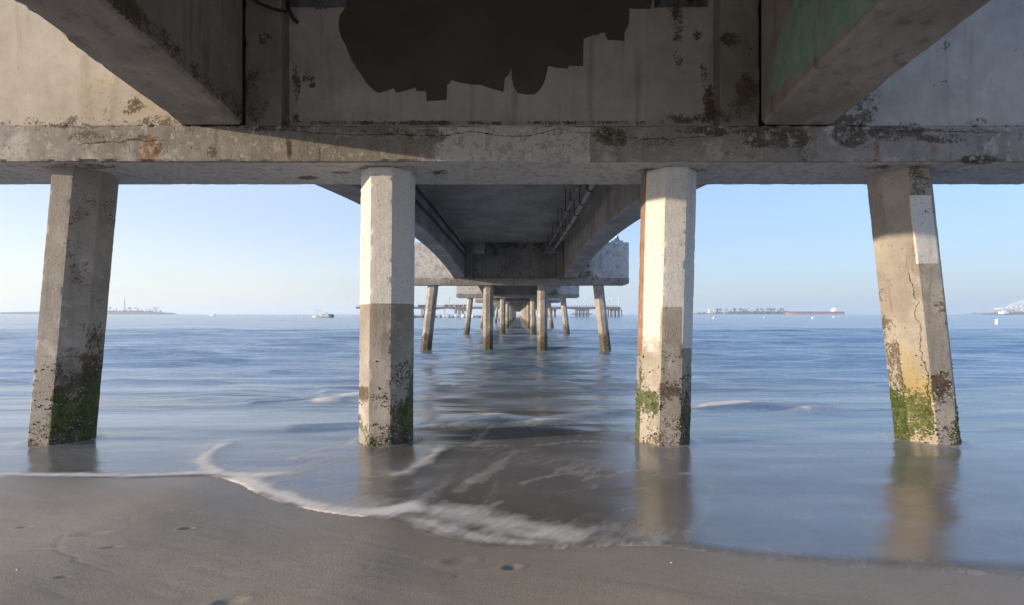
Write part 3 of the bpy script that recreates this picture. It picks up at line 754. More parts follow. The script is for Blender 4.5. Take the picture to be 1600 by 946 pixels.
def trench(pts, wd, dep):
    global Z
    P = []
    for px, py in pts:
        z = .8
        for _ in range(8): y = (HC - z) * F / (py - HY); x = wx(px, y); z = float(sand_base(np.array(x), np.array(y)))
        P.append((x, y))
    D = np.full(X.shape, 9.0)
    jx = .012 * (nz2(X, Y, 25, 21) - .5); jy = .012 * (nz2(X, Y, 25, 22) - .5)
    for (ax_, ay_), (bx_, by_) in zip(P[:-1], P[1:]):
        L = (bx_ - ax_) ** 2 + (by_ - ay_) ** 2; t = np.clip(((X + jx - ax_) * (bx_ - ax_) + (Y + jy - ay_) * (by_ - ay_)) / L, 0, 1)
        D = np.minimum(D, np.hypot(X + jx - ax_ - t * (bx_ - ax_), Y + jy - ay_ - t * (by_ - ay_)))
    Z = Z - dep * .3 * np.exp(-(D / wd / .6) ** 2) * (.3 + 1.2 * nz2(X, Y, 9, 23))
trench([(100, 835), (90, 845), (90, 860), (110, 868), (122, 878), (150, 887), (170, 893), (195, 905)], .010, .009)
trench([(470, 925), (560, 905), (620, 890), (680, 884), (760, 878)], .012, .006)
trench([(310, 822), (345, 810), (365, 806)], .012, .005); trench([(110, 903), (140, 893), (160, 890)], .012, .005); trench([(178, 855), (215, 845)], .012, .006)
trench([(10, 855), (60, 845)], .012, .006); trench([(30, 778), (120, 765), (200, 755)], .02, .004)
wet = np.clip(1 - d / 1.15, 0, 1) * (d > -50)
edge = np.clip(d, 0, 5)
t = NT('wet_sand'); P = t.pos(); a = t.attr('wet')
n1 = t.noise(P, .9, 4, .6); n2 = t.noise(t.pos((1, 3, 1)), 4, 5, .6); n3 = t.noise(P, 220, 3, .75); n4 = t.noise(P, 70, 4, .7)
nd_ = t.n('ShaderNodeMapping'); t.set(nd_.inputs[0], P); nd_.inputs[2].default_value = (0, 0, R(-24)); nd2_ = t.n('ShaderNodeMapping'); t.set(nd2_.inputs[0], nd_.outputs[0]); nd2_.inputs[3].default_value = (3, 16, 1)
rip = t.noise(nd2_.outputs[0], 1.6, 4, .6, .9)
c = t.mix(t.step(n1, .3, .7), (.43, .385, .325), (.53, .475, .405))
c = t.mix(t.step(n2, .4, .7, 0, .35), c, (.36, .315, .26)); c = t.mix(t.step(n3, .3, .75, 0, .75), c, (.22, .19, .155)); c = t.mix(t.step(n4, .62, .74, 0, .35), c, (.60, .55, .48))
c = t.mix(t.math('MULTIPLY', a[0], .50), c, (.21, .185, .155))
h = t.math('ADD', t.math('MULTIPLY', n3, .5), t.math('MULTIPLY', n4, .6)); h = t.math('ADD', h, t.math('MULTIPLY', rip, .5))
M['sand'] = t.out(c, t.step(a[0], 0, 1, .75, .38), t.bump(h, .010, .75), spec=.45)
sand = sheet('beach_sand', xs, ys, Z, [M['sand']], {'wet': (wet, wet * 0, wet * 0)}); tag(sand, kind='structure')

# sea
xs = np.concatenate([-np.flip(ax((7, 9000, 75, 1))), ax((-7, 7, 420, 0)), ax((7, 9000, 75, 1))]); xs = np.unique(np.round(xs, 5))
ys = np.unique(np.round(np.concatenate([ax((-4, 2.4, 30, 0), (2.4, 7, 230, 0), (7, 16, 200, 0), (16, 70, 170, 1), (70, 9000, 90, 1)), [9000.0]]), 5))
X, Y = np.meshgrid(xs, ys)
Zb = water_base(Y)
dS = Y - shore(X)                                      # distance out from the edge of the wash
amp = np.interp(Y, [3, 5.5, 9, 14, 30, 120, 400], [.004, .012, .042, .085, .14, .15, 0])
warp = 1.6 * nz2(X, Y, .11, 31) + .7 * nz2(X, Y, .33, 32) + .2 * X * 0.05
def ridge(p, k): s = .5 + .5 * np.sin(p); return s ** k
Zw = amp * (1.15 * (ridge((Y + warp * 1.8) * 2 * np.pi / 3.3, 2.4) - .35) * (.35 + nz2(X * .35, Y, .5, 33)) +
            .55 * (ridge((Y * .96 + X * .12 + warp) * 2 * np.pi / 1.35, 2) - .35) * nz2(X * .5, Y, .8, 34) +
            .9 * (nz2(X * .22, Y, 1.2, 35) - .5) + .45 * (nz2(X * .3, Y, 2.9, 36) - .5))
Z = Zb + Zw + np.clip(dS, 0, 1) * .004 * (nz2(X * .6, Y * 1.6, 3, 37) - .5) * 2
foam = np.zeros(X.shape); fl = np.zeros(X.shape)
def poly_d(pts):
    P = [on_water(a, b) for a, b in pts]; D = np.full(X.shape, 99.0); T = np.zeros(X.shape); S = np.zeros(X.shape); s0 = 0
    for (x0, y0), (x1, y1) in zip(P[:-1], P[1:]):
        L2 = (x1 - x0) ** 2 + (y1 - y0) ** 2; tt = np.clip(((X - x0) * (x1 - x0) + (Y - y0) * (y1 - y0)) / L2, 0, 1)
        d_ = np.hypot(X - x0 - tt * (x1 - x0), Y - y0 - tt * (y1 - y0)); m = d_ < D
        side = (x1 - x0) * (Y - y0) - (y1 - y0) * (X - x0)
        S = np.where(m, np.sign(side), S); T = np.where(m, s0 + tt, T); D = np.minimum(D, d_); s0 += 1
    return D, S, T / s0
def fline(pts, wd, val, trail=0.0, height=0.0, fade=True, tside=1):
    """a line of foam; trail = width of the thinner foam behind it (seaward side)"""
    global foam, Z
    D, S, T = poly_d(pts); e = np.clip(np.minimum(T, 1 - T) * 7 + .15, 0, 1) if fade else 1
    wv = wd * (.6 + .9 * nz2(X, Y, 6, 41))
    f_ = val * np.exp(-(D / wv) ** 2)
    if trail: f_ = np.maximum(f_, val * .62 * np.exp(-D / trail) * (S * tside > 0))
    foam = np.maximum(foam, f_ * e)
    if height: Z = Z + height * np.exp(-(D / (wd * 1.6)) ** 2) * e
fline([(336, 740), (370, 749), (410, 764), (460, 782), (510, 797), (560, 802), (605, 799), (640, 792), (680, 800)], .13, .88, .24, .008)
fline([(372, 686), (350, 696), (330, 708), (318, 720), (322, 731), (345, 741), (390, 744), (440, 741), (500, 734)], .11, .76, .26, .015)
fline([(378, 760), (430, 752), (480, 742), (520, 735)], .07, .42)
fline([(640, 800), (680, 818), (740, 838), (800, 848), (880, 852), (960, 852), (1020, 848), (1060, 838)], .11, .56, .28, .006)
fline([(650, 795), (700, 800), (760, 812), (820, 828), (880, 838), (950, 842)], .24, .58)
fline([(635, 808), (665, 815), (700, 825)], .07, .55)
fline([(1020, 850), (1100, 861), (1200, 873), (1300, 884), (1450, 893), (1600, 901), (1750, 906)], .13, .40, .26, .0, False)
fline([(-200, 740), (0, 742), (100, 743), (200, 743), (330, 739)], .09, .66, .10, .004, False)
fline([(500, 634), (525, 626), (550, 618), (600, 614)], .30, 1.3, .5, .07, True, -1)
fline([(380, 634), (450, 630), (520, 625)], .10, .12, 0, .05)
fline([(300, 622), (400, 626), (520, 618)], .25, 0, 0, .07)
fline([(650, 672), (690, 664), (740, 661), (775, 652), (800, 655), (840, 659), (900, 653), (960, 645), (1000, 640)], .22, .98, .45, .06, True, -1)
fline([(440, 672), (500, 668), (560, 666), (620, 672)], .18, .50, .35, .04, True, -1)
fline([(600, 745), (635, 738), (665, 722), (685, 706), (698, 697)], .09, .56, .20, .012)
fline([(705, 775), (735, 752), (770, 735), (795, 715)], .10, .34)
fline([(650, 790), (680, 775), (700, 745), (715, 730)], .08, .22); fline([(740, 800), (770, 775), (775, 740)], .08, .24)
fline([(800, 760), (850, 745), (900, 738), (960, 735)], .05, .28); fline([(820, 700), (900, 690), (980, 695)], .07, .28)
fline([(1080, 640), (1120, 636), (1160, 634), (1200, 637), (1250, 640), (1300, 634)], .24, 1.0, .5, .06, True, -1)
fline([(440, 722), (470, 714), (500, 702), (540, 695), (565, 690)], .09, .46); fline([(455, 735), (490, 722), (530, 716)], .08, .42)
fline([(1100, 690), (1160, 672), (1230, 680), (1300, 700)], .10, .14); fline([(1080, 720), (1110, 760), (1100, 810), (1060, 840)], .06, .24)
fline([(1430, 745), (1480, 765), (1530, 778)], .05, .26)
for q_ in (([(1100, 700), (1250, 720), (1400, 700), (1600, 690)], .5, .14), ([(1120, 800), (1300, 790), (1500, 840), (1650, 850)], .35, .16), ([(380, 700), (480, 715), (600, 700)], .4, .16), ([(0, 700), (150, 720), (300, 715)], .5, .14), ([(700, 690), (850, 720), (1000, 760)], .5, .22)): fline(q_[0], q_[1], q_[2])
fline([(1340, 690), (1380, 684), (1410, 690)], .04, .22)
fline([(660, 612), (700, 600), (760, 606)], .30, 0, 0, .06); fline([(1130, 570), (1200, 562), (1270, 570)], .2, 0, 0, .06)
fline([(0, 556), (120, 552), (260, 556), (460, 546)], .35, 0, 0, .15); fline([(-60, 582), (60, 584), (330, 590), (470, 580)], .28, 0, 0, .11); fline([(160, 520), (300, 515), (560, 520)], .4, 0, 0, .10)
r_ = random.Random(12)
for k in range(34):                                    # long low swells rolling in
    py_ = 503 + 150 * r_.random() ** 1.3; cx_ = r_.uniform(-150, 1750); L_ = r_.uniform(60, 230)
    if 640 < cx_ < 1000 and py_ > 560: continue
    fline([(cx_ - L_, py_ + r_.uniform(-3, 3)), (cx_, py_ + r_.uniform(-2, 2)), (cx_ + L_, py_ + r_.uniform(-4, 2))], .10 + .25 * (650 - py_) / 150, 0, 0, .05 + .12 * (650 - py_) / 150)
r_ = random.Random(3)
for k in range(40):                                    # faint curved veins of foam swept about in the backwash
    cx_, cy_ = r_.uniform(640, 1080), r_.uniform(690, 825); L_ = r_.uniform(25, 75); f_ = (cx_ - 640) / 440
    a0 = -1.25 + 1.15 * f_ + r_.uniform(-.2, .2); P_ = [(cx_, cy_)]; x_, y_ = cx_, cy_
    for q in range(5): x_ += L_ / 5 * math.cos(a0); y_ += L_ / 5 * math.sin(a0); a0 += r_.uniform(.05, .28); P_.append((x_, y_))
    fline(P_, r_.uniform(.02, .06), r_.uniform(.14, .32))
for k in range(26):
    cx_, cy_ = r_.uniform(370, 620), r_.uniform(660, 770); L_ = r_.uniform(40, 110); a0 = r_.uniform(-.1, .25); P_ = [(cx_, cy_)]; x_, y_ = cx_, cy_
    for q in range(5): x_ += L_ / 5 * math.cos(a0); y_ += L_ / 5 * math.sin(a0) * .6; a0 -= r_.uniform(.03, .2); P_.append((x_, y_))
    fline(P_, r_.uniform(.02, .06), r_.uniform(.14, .36))
veil = np.exp(-(np.clip(dS - .12, 0, 9) / .42) ** 2) * np.clip((X + 2.6) / .9, 0, 1) * np.clip((1.9 - X) / 1.4, 0, 1) * (dS > 0)
foam = np.maximum(foam, .40 * veil)
foam = np.maximum(foam, .26 * np.exp(-((X + 2.0) / .9) ** 2 - ((Y - 5.1) / .55) ** 2))
foam = np.maximum(foam, .14 * np.exp(-((X - .2) / 2.0) ** 2 - ((Y - 4.6) / 1.3) ** 2) * (dS > 0))
for xb_, f_ in ((-5.77, .3), (-1.67, .3), (1.83, .3), (5.19, .34)):
    D = np.hypot(X - xb_, Y - 6.0); foam = np.maximum(foam, f_ * np.exp(-((D - .36) / .07) ** 2)); Z = Z + .012 * np.exp(-((D - .36) / .08) ** 2)
Z = np.where(dS < .35, np.minimum(Z, sand_base(X, Y) + .004 + np.clip(dS, 0, .35) * .06 + .05 * np.clip(dS - .0, 0, .35)), Z)
Z = np.where(dS < 0, WL - .02 + .0 * Z + dS * .3, Z); Z = np.maximum(Z, -1.0 + 0 * Z)
film = np.clip((dS + .03) / np.interp(X, [-6, 0, 1, 3], [.14, .14, .20, .28]), 0, 1)
t = NT('sea_water'); P = t.pos(); a = t.attr('foam')
depthmix = t.step(a[2], 0, 1)
w1 = t.noise(t.pos((.30, 1.2, 1)), 2.4, 3, .5, .3); w2 = t.noise(t.pos((.22, 1.4, 1)), .5, 4, .55, .4); w3 = t.noise(t.pos((.5, 1.3, 1)), 14, 4, .6)
swirl = t.noise(t.pos((1, 1.2, 1)), 1.1, 3, .5, 1.8)
c = t.mix(depthmix, (.135, .122, .108), (.125, .20, .275))
c = t.mix(t.step(swirl, .4, .65, 0, .35), c, t.mix(depthmix, (.20, .185, .17), (.17, .235, .28)))
milk = t.noise(t.pos((.16, 1.0, 1), (0, 3, 0)), .62, 4, .6, .6)
c = t.mix(t.step(milk, .44, .66, 0, t.step(a[2], 0, .25, .10, .62)), c, (.38, .45, .53))
# lacy foam: two scales of stretched noise
def rot(sc_, ang, off=(0, 0, 0)):
    nd = t.n('ShaderNodeMapping'); t.set(nd.inputs[0], P); nd.inputs[2].default_value = (0, 0, ang); n2_ = t.n('ShaderNodeMapping'); t.set(n2_.inputs[0], nd.outputs[0]); n2_.inputs[3].default_value = sc_; n2_.inputs[1].default_value = off
    return n2_.outputs[0]
l1 = t.noise(rot((5.5, 1.1, 1), R(38)), 2.0, 5, .62, .8); l2 = t.noise(rot((9, 2.2, 1), R(30), (3, 1, 0)), 4.5, 4, .6, .5); l3 = t.noise(t.pos((1.3, 1.6, 1)), 2.2, 4, .6, 1.6)
ln = t.math('ADD', t.math('MULTIPLY', t.math('SUBTRACT', l1, .5), 1.2), t.math('ADD', t.math('MULTIPLY', t.math('SUBTRACT', l2, .5), .7), t.math('MULTIPLY', t.math('SUBTRACT', l3, .5), .9)))
fo = t.math('MULTIPLY', t.step(t.math('ADD', a[0], t.math('MULTIPLY', ln, .48)), .06, .95), t.step(a[0], .02, .3))
c = t.mix(t.math('MULTIPLY', fo, .97), c, (.82, .80, .77))
hgt = t.math('ADD', t.math('MULTIPLY', w1, t.step(a[2], 0, 1, .02, .22)), t.math('MULTIPLY', w2, t.step(a[2], 0, 1, .05, 1.3)))
hgt = t.math('ADD', hgt, t.math('MULTIPLY', w3, t.step(a[2], 0, 1, .001, .02))); hgt = t.math('ADD', hgt, t.math('MULTIPLY', fo, .004))
bmp = t.bump(hgt, .35, .9)
rg = t.math('ADD', t.step(a[2], 0, 1, .21, .15), t.math('MULTIPLY', fo, .7), True)
M['sea'] = t.out(c, rg, bmp, spec=.5, ior=2.4, alpha=t.math('MULTIPLY', t.step(a[1], 0, .25), t.math('MAXIMUM', t.step(a[1], .1, 1), t.math('MULTIPLY', fo, 1.0))))
deep = np.clip((Y - 4) / 16, 0, 1)
sea = sheet('sea_water', xs, ys, Z, [M['sea']], {'foam': (foam, film, deep)}); tag(sea, kind='structure')

# small shells on the sand
for i, (px, py, lab) in enumerate(((360, 849, 'tiny white shell chip on bare sand below the swirl of foam'), (27, 891, 'tiny white shell chip on the sand at the far left'), (1049, 880, 'tiny white shell chip on wet sand below the right central pile'))):
    z = .8
    for _ in range(8): y = (HC - z) * F / (py - HY); x = wx(px, y); z = float(sand_base(np.array(x), np.array(y)))
    mb = MB(); mb.blob((0, 0, 0), (.007, .005, .003), M['shell'], i, 1, .5); o = mb.build('shell_chip'); o.location = (x, y, z + .002); tag(o, lab, 'shell')

# ------------------------------------------------------------------ the far end: platforms, building, dock
def place(root, mb, name, lab=None): return mb.build(name, root)
YH = 385.0; SCL = YH / F
def hx(px): return wx(px, YH)
def platform(x0, x1, lab, groups, arch):
    root = empty('pier_platform', ((x0 + x1) / 2, YH, 0)); tag(root, lab, 'pier platform'); cx = (x0 + x1) / 2
    zt = HC + 5.7; zb = HC + 3.7
    mb = MB(); pts = [(x0 - cx, zt), (x1 - cx, zt), (x1 - cx, zt - 2.6)]
    gs = sorted([g - cx for g in groups], reverse=True)
    prev = x1 - cx
    for g_ in gs:
        if prev - g_ > 6:
            L = prev - g_ - 3.2
            for k in range(1, 10):
                tt = k / 10; pts.append((prev - 1.6 - L * tt, zt - 2.9 + 1.5 * math.sin(math.pi * tt) ** .7))
        pts += [(g_ + 1.6, zt - 3.0), (g_ - 1.6, zt - 3.0)]; prev = g_
    if prev - (x0 - cx) > 3:
        L = prev - (x0 - cx)
        for k in range(1, 8): tt = k / 8; pts.append((prev - 1.6 - (L - 1.6) * tt, zt - 2.9 + 1.5 * math.sin(math.pi * tt * .5) ** .7))
    pts.append((x0 - cx, zt - 1.4))
    mb.prism(pts, -6, 6, M['farconc']); mb.build('deck_beam', root)
    pl = None
    for g_ in gs:
        for k in range(4):
            for yy in (-4.5, 4.5):
                if pl is None: mb = MB(); mb.tube([(0, 0, -1), (0, 0, zt - 2.2)], .45, M['farconc'], 8); pl = o = mb.build('pile', root)
                else: o = pl.copy(); COL.objects.link(o)
                o.location = (g_ - 5.2 + k * 3.0, yy, 0)
    mb = MB()
    for yy in (-5.8, 5.8):
        for zz in (.55, 1.1): mb.box(x0 - cx, x1 - cx, yy - .05, yy + .05, zt + zz - .05, zt + zz + .05, M['grey'])
        for xx in np.arange(x0 - cx, x1 - cx, 2.5): mb.box(xx - .06, xx + .06, yy - .06, yy + .06, zt, zt + 1.12, M['grey'])
    mb.build('railing', root); return root
platform(hx(809) + 4.3, hx(967), 'distant grey pier platform on grouped piles extending right of the pier end', [hx(911), hx(962), hx(860)], True)
platform(hx(560), hx(809) - 4.3, 'distant grey pier platform extending left of the pier end', [hx(580), hx(625), hx(671), hx(722), hx(770)], True)
ZD = HC + 5.7
def streetlamp(px, top, lab, m):
    root = empty('lamp_post', (hx(px), YH - 3, ZD)); tag(root, lab, 'lamp post', 'lamp posts on the far platform')
    h = (HY - top) * SCL + HC - ZD
    mb = MB(); mb.tube([(0, 0, 0), (0, 0, h)], .16, m, 6, True, .1); mb.build('post', root)
    mb = MB(); mb.blob((0, 0, h + .2), (.55, .55, .75), M['white'], 1, 2, 0.0); mb.build('lamp_head', root)
streetlamp(915, 467, 'pale lamp post on the far platform left of the right leaning pile', M['offwhite'])
streetlamp(955, 468, 'white lamp post second from the right end of the far platform', M['white'])
streetlamp(965.5, 467, 'white lamp post at the right end of the far platform', M['white'])
streetlamp(655, 476, 'thin lamp post on the far left platform beside the left central pile', M['grey'])
streetlamp(703, 465, 'thin lamp post above the white roof of the far building', M['grey'])
# bait-and-tackle style building under a long white roof
bx0, bx1 = hx(694), hx(731); cx = (bx0 + bx1) / 2
root = empty('pier_building', (cx, YH, ZD)); tag(root, 'low pier building under a long white flat roof on the far left platform', 'building')
mb = MB(); mb.box(bx0 - cx, bx1 - cx, -4, 4, 1.75, 2.75, M['white']); mb.build('roof', root, .05)
mb = MB(); mb.box(bx0 - cx + .8, bx1 - cx - .8, -3.2, 3.2, 0.02, 1.75, M['offwhite']); mb.build('wall', root)
for k in range(5):
    mb = MB(); a_ = bx0 - cx + 2 + k * 3.6; mb.box(a_, a_ + 1.7, -3.3, -3.18, .35, 1.5, M['glass']); mb.build('window', root)
for k in range(3):
    mb = MB(); a_ = bx0 - cx + .4 + k * 8.8; mb.box(a_, a_ + .5, -3.9, -3.4, -5.5, 1.75, M['offwhite']); mb.build('post', root)
cx = hx(660)
root = empty('pier_kiosk', (cx, YH - 2, ZD)); tag(root, 'small dark kiosk on the far left platform near the left central pile', 'kiosk')
mb = MB(); mb.box(-2.6, 2.6, -2, 2, 0, 1.4, M['dark']); mb.build('wall', root)
mb = MB(); mb.prism([(-3, 1.4), (3, 1.4), (2.6, 1.75), (-2.6, 1.75)], -2.3, 2.3, M['grey']); mb.build('roof', root)
cx = hx(685)
root = empty('pier_shelter', (cx, YH - 1, ZD)); tag(root, 'low grey roofed shelter just left of the white-roofed building on the far platform', 'shelter')
mb = MB(); mb.box(-4.6, 4.4, -2.6, 2.6, 1.0, 1.35, M['offwhite']); mb.build('roof', root)
for sx in (-4, 3.8):
    for sy in (-2.2, 2.2):
        mb = MB(); mb.box(sx - .12, sx + .12, sy - .12, sy + .12, 0, 1.0, M['grey']); mb.build('post', root)
# dock with moored boats in front of the left platform
YK = 300.0; kx = lambda px: wx(px, YK)
x0, x1 = kx(640), kx(762); cx = (x0 + x1) / 2
root = empty('floating_dock', (cx, YK + 6, 0)); tag(root, 'dark low floating dock beyond the pier on the left', 'dock')
mb = MB(); mb.box(x0 - cx, x1 - cx, -1.5, 1.5, -.3, .9, M['timber']); mb.build('deck', root)
for k in range(9):
    xx = x0 - cx + 2 + k * (x1 - x0 - 4) / 8
    mb = MB(); mb.tube([(xx, -1.8, -1), (xx, -1.8, 2.0)], .22, M['timber'], 8); mb.build('mooring_post', root)
def boat_mesh(L, W, H, cabin, hullm, name, mast=0, arch=False):
    root = empty(name)
    mb = MB(); rings = []
    for t_ in np.linspace(0, 1, 12):
        x = -L / 2 + L * t_; wv = W / 2 * (1 - max(0, (t_ - .45) / .55) ** 2.2) * (.85 + .15 * min(1, t_ * 4)); wv = max(wv, .02); sh = H * (1 + .35 * max(0, t_ - .4) ** 1.5)
        rings.append([(x, -wv, sh), (x, -wv * .86, sh * .35), (x, -wv * .35, -.25), (x, wv * .35, -.25), (x, wv * .86, sh * .35), (x, wv, sh)])
    mb.loft(rings, hullm); mb.build('hull', root)
    mb = MB(); c0, c1, ch = cabin
    mb.loft([[(c0 * L, -W * .34, H * .9), (c0 * L, W * .34, H * .9), (c0 * L, W * .30, H + ch), (c0 * L, -W * .30, H + ch)], [(c1 * L - .3, -W * .32, H * .9), (c1 * L - .3, W * .32, H * .9), (c1 * L - ch * .6, W * .26, H + ch), (c1 * L - ch * .6, -W * .26, H + ch)]], M['white'], False)
    mb.build('cabin', root)
    mb = MB()
    for sy in (-1, 1): mb.box(c0 * L + .3, c1 * L - ch * .7, sy * W * .325 - .03, sy * W * .325 + .03, H + ch * .45, H + ch * .78, M['glass'])
    mb.build('window_band', root)
    if mast: mb = MB(); mb.tube([(0, 0, H + ch), (0, 0, H + ch + mast)], .06, M['white'], 6); mb.build('mast', root)
    return root
def copy_tree(o):
    c = o.copy(); COL.objects.link(c)
    for ch in o.children: d_ = ch.copy(); COL.objects.link(d_); d_.parent = c
    return c
proto = None
for i, px in enumerate((672, 685, 693, 699, 705, 712, 718, 724, 739, 745)):
    if proto is None: proto = boat_mesh(6.5, 2.3, 1.0, (-.25, .2, 1.3), M['white'], 'moored_boat', 3.5); b = proto
    else: b = copy_tree(proto)
    b.location = (kx(px), YK + random.uniform(-2, 2), 0.02); b.rotation_euler = (0, 0, R(90 + random.uniform(-12, 12))); s_ = random.uniform(.8, 1.1); b.scale = (s_, s_, s_)
    tag(b, 'small white motorboat moored in the row at the far dock left of the pier', 'motorboat', 'white boats moored at the far dock')

# excursion boat, left of the left central pile
YB = 300; b = boat_mesh(12.6, 3.8, 1.0, (-.34, .06, 1.1), M['white'], 'motor_yacht')
b.location = (wx(504, YB), YB, .02); b.rotation_euler = (0, 0, R(180)); tag(b, 'white fishing boat with a dark stern and outrigger pole, left of the white-topped pile', 'boat')
mb = MB(); mb.tube([(1.5, 0, .9), (1.5, 0, 4.0)], .16, M['white'], 8); mb.tube([(1.5, 0, 4.0), (6.0, .2, 5.6)], .09, M['grey'], 6); mb.tube([(1.5, 0, 3.9), (.5, 0, 4.9)], .09, M['grey'], 6); mb.build('mast', b)
mb = MB(); mb.box(-6.6, -5.0, -1.5, 1.5, .1, 2.1, M['dark']); mb.build('stern_shelter', b, .05)
mb = MB(); mb.prism([(-4.3, 2.1), (.4, 2.1), (-1.2, 3.2), (-2.4, 3.25)], -1.1, 1.1, M['white']); mb.build('flybridge', b)
mb = MB(); mb.box(-6.2, 5.0, -1.95, 1.95, .86, .93, M['dark']); mb.build('rubbing_strake', b)
YB = 560; b = boat_mesh(7.4, 2.8, 1.2, (-.3, .15, 1.1), M['white'], 'motor_boat'); b.location = (wx(332, YB), YB, .02); b.rotation_euler = (0, 0, R(170)); tag(b, 'small white motorboat low on the horizon between the left piles', 'boat')
mb = MB(); mb.tube([(-2.6, 0, 1.1), (-2.6, 0, 1.9)], .05, M['grey'], 6); mb.build('rail_post', b)

# buoys
def buoy(px, py, r, h, lab):
    y = HC * F / (py - HY); root = empty('buoy', (wx(px, y), y, 0)); tag(root, lab, 'buoy', 'white buoys on the open water')
    mb = MB(); mb.loft([[(math.cos(a) * q * r, math.sin(a) * q * r, z * h) for a in np.linspace(0, 2 * math.pi, 12, endpoint=False)] for q, z in ((.5, -.3), (1, -.1), (1, .55), (.85, .75), (.4, .95), (.12, 1.0))], M['white']); mb.build('float', root)
    mb = MB(); mb.loft([[(math.cos(a) * r * 1.01, math.sin(a) * r * 1.01, z * h) for a in np.linspace(0, 2 * math.pi, 12, endpoint=False)] for z in (.42, .52)], M['orange'], True, False); mb.build('stripe', root)
buoy(473.5, 497, .35, .9, 'small white buoy just left of the fishing boat')
buoy(1115.5, 498, .5, 1.0, 'white buoy in front of the right island, nearest the right central pile')
buoy(1194, 497, .28, .8, 'smallest white buoy, off the right end of the palm island')
buoy(1270, 498, .5, .9, 'white buoy in front of the tanker, below its middle')
buoy(1302.5, 496.3, .6, .8, 'white buoy below the tanker superstructure')
buoy(1557.5, 506, .32, 1.15, 'tall white buoy at the far right, below the port')

# ------------------------------------------------------------------ islands and ships
YI = 2400.0; ix = lambda px, y=YI: wx(px, y); S = YI / F
def island(name, p0, p1, hpx, seed, mat=None, y=YI, depth=140, rocks=True):
    x0, x1 = ix(p0, y), ix(p1, y); n = 90; m_ = 14; V = []; Fc = []
    for j in range(m_ + 1):
        for i in range(n + 1):
            u = i / n; v = j / m_; px_ = p0 + (p1 - p0) * u; prof = np.interp(px_, [q[0] for q in hpx], [q[1] for q in hpx]) * y / F
            e = min(1, 12 * v, 12 * (1 - v)) ** .5 if 0 < v < 1 else 0
            V.append((x0 + (x1 - x0) * u, y - depth / 2 + depth * v, -1 + (1 + prof * (.85 + .25 * fbm((u * 40, v * 4, seed), 1))) * e))
    for j in range(m_):
        for i in range(n): k = j * (n + 1) + i; Fc.append((k, k + 1, k + n + 2, k + n + 1))
    o = vmesh(name, V, Fc, [mat or M['land']]); tag(o, kind='structure'); return o
island('island_ground', 20, 267, [(20, 4), (163, 5.2), (180, 5.5), (195, 5), (215, 5), (240, 4), (252, 3.2), (258, 3), (264, 1), (267, .1)], 1)
island('island_ground', 1060, 1226, [(1060, 2.2), (1100, 2.5), (1150, 2.6), (1200, 2), (1218, 1.2), (1226, .1)], 2, M['rock'])
island('island_ground', 1556, 1760, [(1556, .2), (1566, 2.6), (1580, 4.5), (1600, 5), (1680, 6), (1760, 3)], 3, M['rock'], 1320, 110)
island('far_coast', 1508, 1575, [(1508, .3), (1520, 1.2), (1575, 1.5)], 4, M['land'], 3600, 60)
def shrubbery(px0, px1, zpx, n, lab, hpx=2.2, seed=0, YI=YI):
    S = YI / F; ix = lambda p: wx(p, YI)
    """massed low planting on an island"""
    r_ = random.Random(seed); mb = MB()
    for i in range(n):
        px_ = r_.uniform(px0, px1); rr = r_.uniform(.7, 1.5) * hpx * S * .6
        mb.blob((ix(px_), YI - 40 + r_.uniform(-25, 25), zpx * S + rr * .3), (rr * 1.7, rr, rr), M['shrub'], i, 1, .8)
    o = mb.build('shrubs'); tag(o, lab, 'shrubs', kind='stuff')
shrubbery(165, 262, 4.6, 60, 'low hazy shrubs covering the left island', 1.5, 1)
shrubbery(1130, 1220, 2.2, 110, 'dark shrubs and trees massed along the right island', 2.6, 2)
shrubbery(1085, 1130, 2.2, 20, 'sparse pale shrubs on the left end of the right island', 1.4, 3)
shrubbery(1582, 1620, 5.5, 22, 'dark trees behind the port cranes at the right edge', 2.6, 4, 1350.0)
def palm_mesh():
    mb = MB(); mb.tube([(0, 0, 0), (.2, 0, 5), (.1, 0, 10)], .55, M['bark'], 5, True, .35)
    for k in range(16):
        a = k * 2.399; el_ = .75 - (k % 4) * .42
        P = [Vector((.1, 0, 10)) + Vector((math.cos(a) * r_ * math.cos(el_), math.sin(a) * r_ * math.cos(el_), r_ * math.sin(el_) - .10 * r_ * r_)) for r_ in (0, 1.2, 2.4, 3.6)]
        side = Vector((-math.sin(a), math.cos(a), 0)); vs = []
        for i, p in enumerate(P): wv = (.25, .75, .6, .08)[i]; vs += [p - side * wv, p + Vector((0, 0, .15)), p + side * wv]
        fs = []
        for i in range(3): b_ = i * 3; fs += [(b_, b_ + 1, b_ + 4, b_ + 3), (b_ + 1, b_ + 2, b_ + 5, b_ + 4)]
        mb.add(vs, fs, M['palmleaf'])
    o = mb.build('palm_tree', fix=False); return o
pp = palm_mesh(); first = True
def palm(px, top, base, lab, grp):
    global first
    o = pp if first else pp.copy()
    if not first: COL.objects.link(o)
    first = False
    h = (top - base) * S; s_ = h / 11.2; o.location = (ix(px), YI - 45 + random.uniform(-12, 12), base * S); o.scale = (s_ * random.uniform(1.0, 1.4), s_ * 1.2, s_); o.rotation_euler = (0, 0, random.uniform(0, 6))
    tag(o, lab, 'palm tree', grp)
for px in (168, 174, 178, 186, 194, 208, 214, 216, 222, 227, 229, 234, 238, 246, 249, 256, 258): palm(px, random.uniform(8.5, 11.5), 4.2, 'hazy palm on the low left island around the lattice tower', 'palms on the left island')
rp = random.Random(5)
for k in range(44):
    px = 1112 + 106 * rp.random() ** .8; palm(px, rp.uniform(6.2, 10), 2.0, 'dark palm in the dense row on the right island beside the tanker', 'palms on the right island')
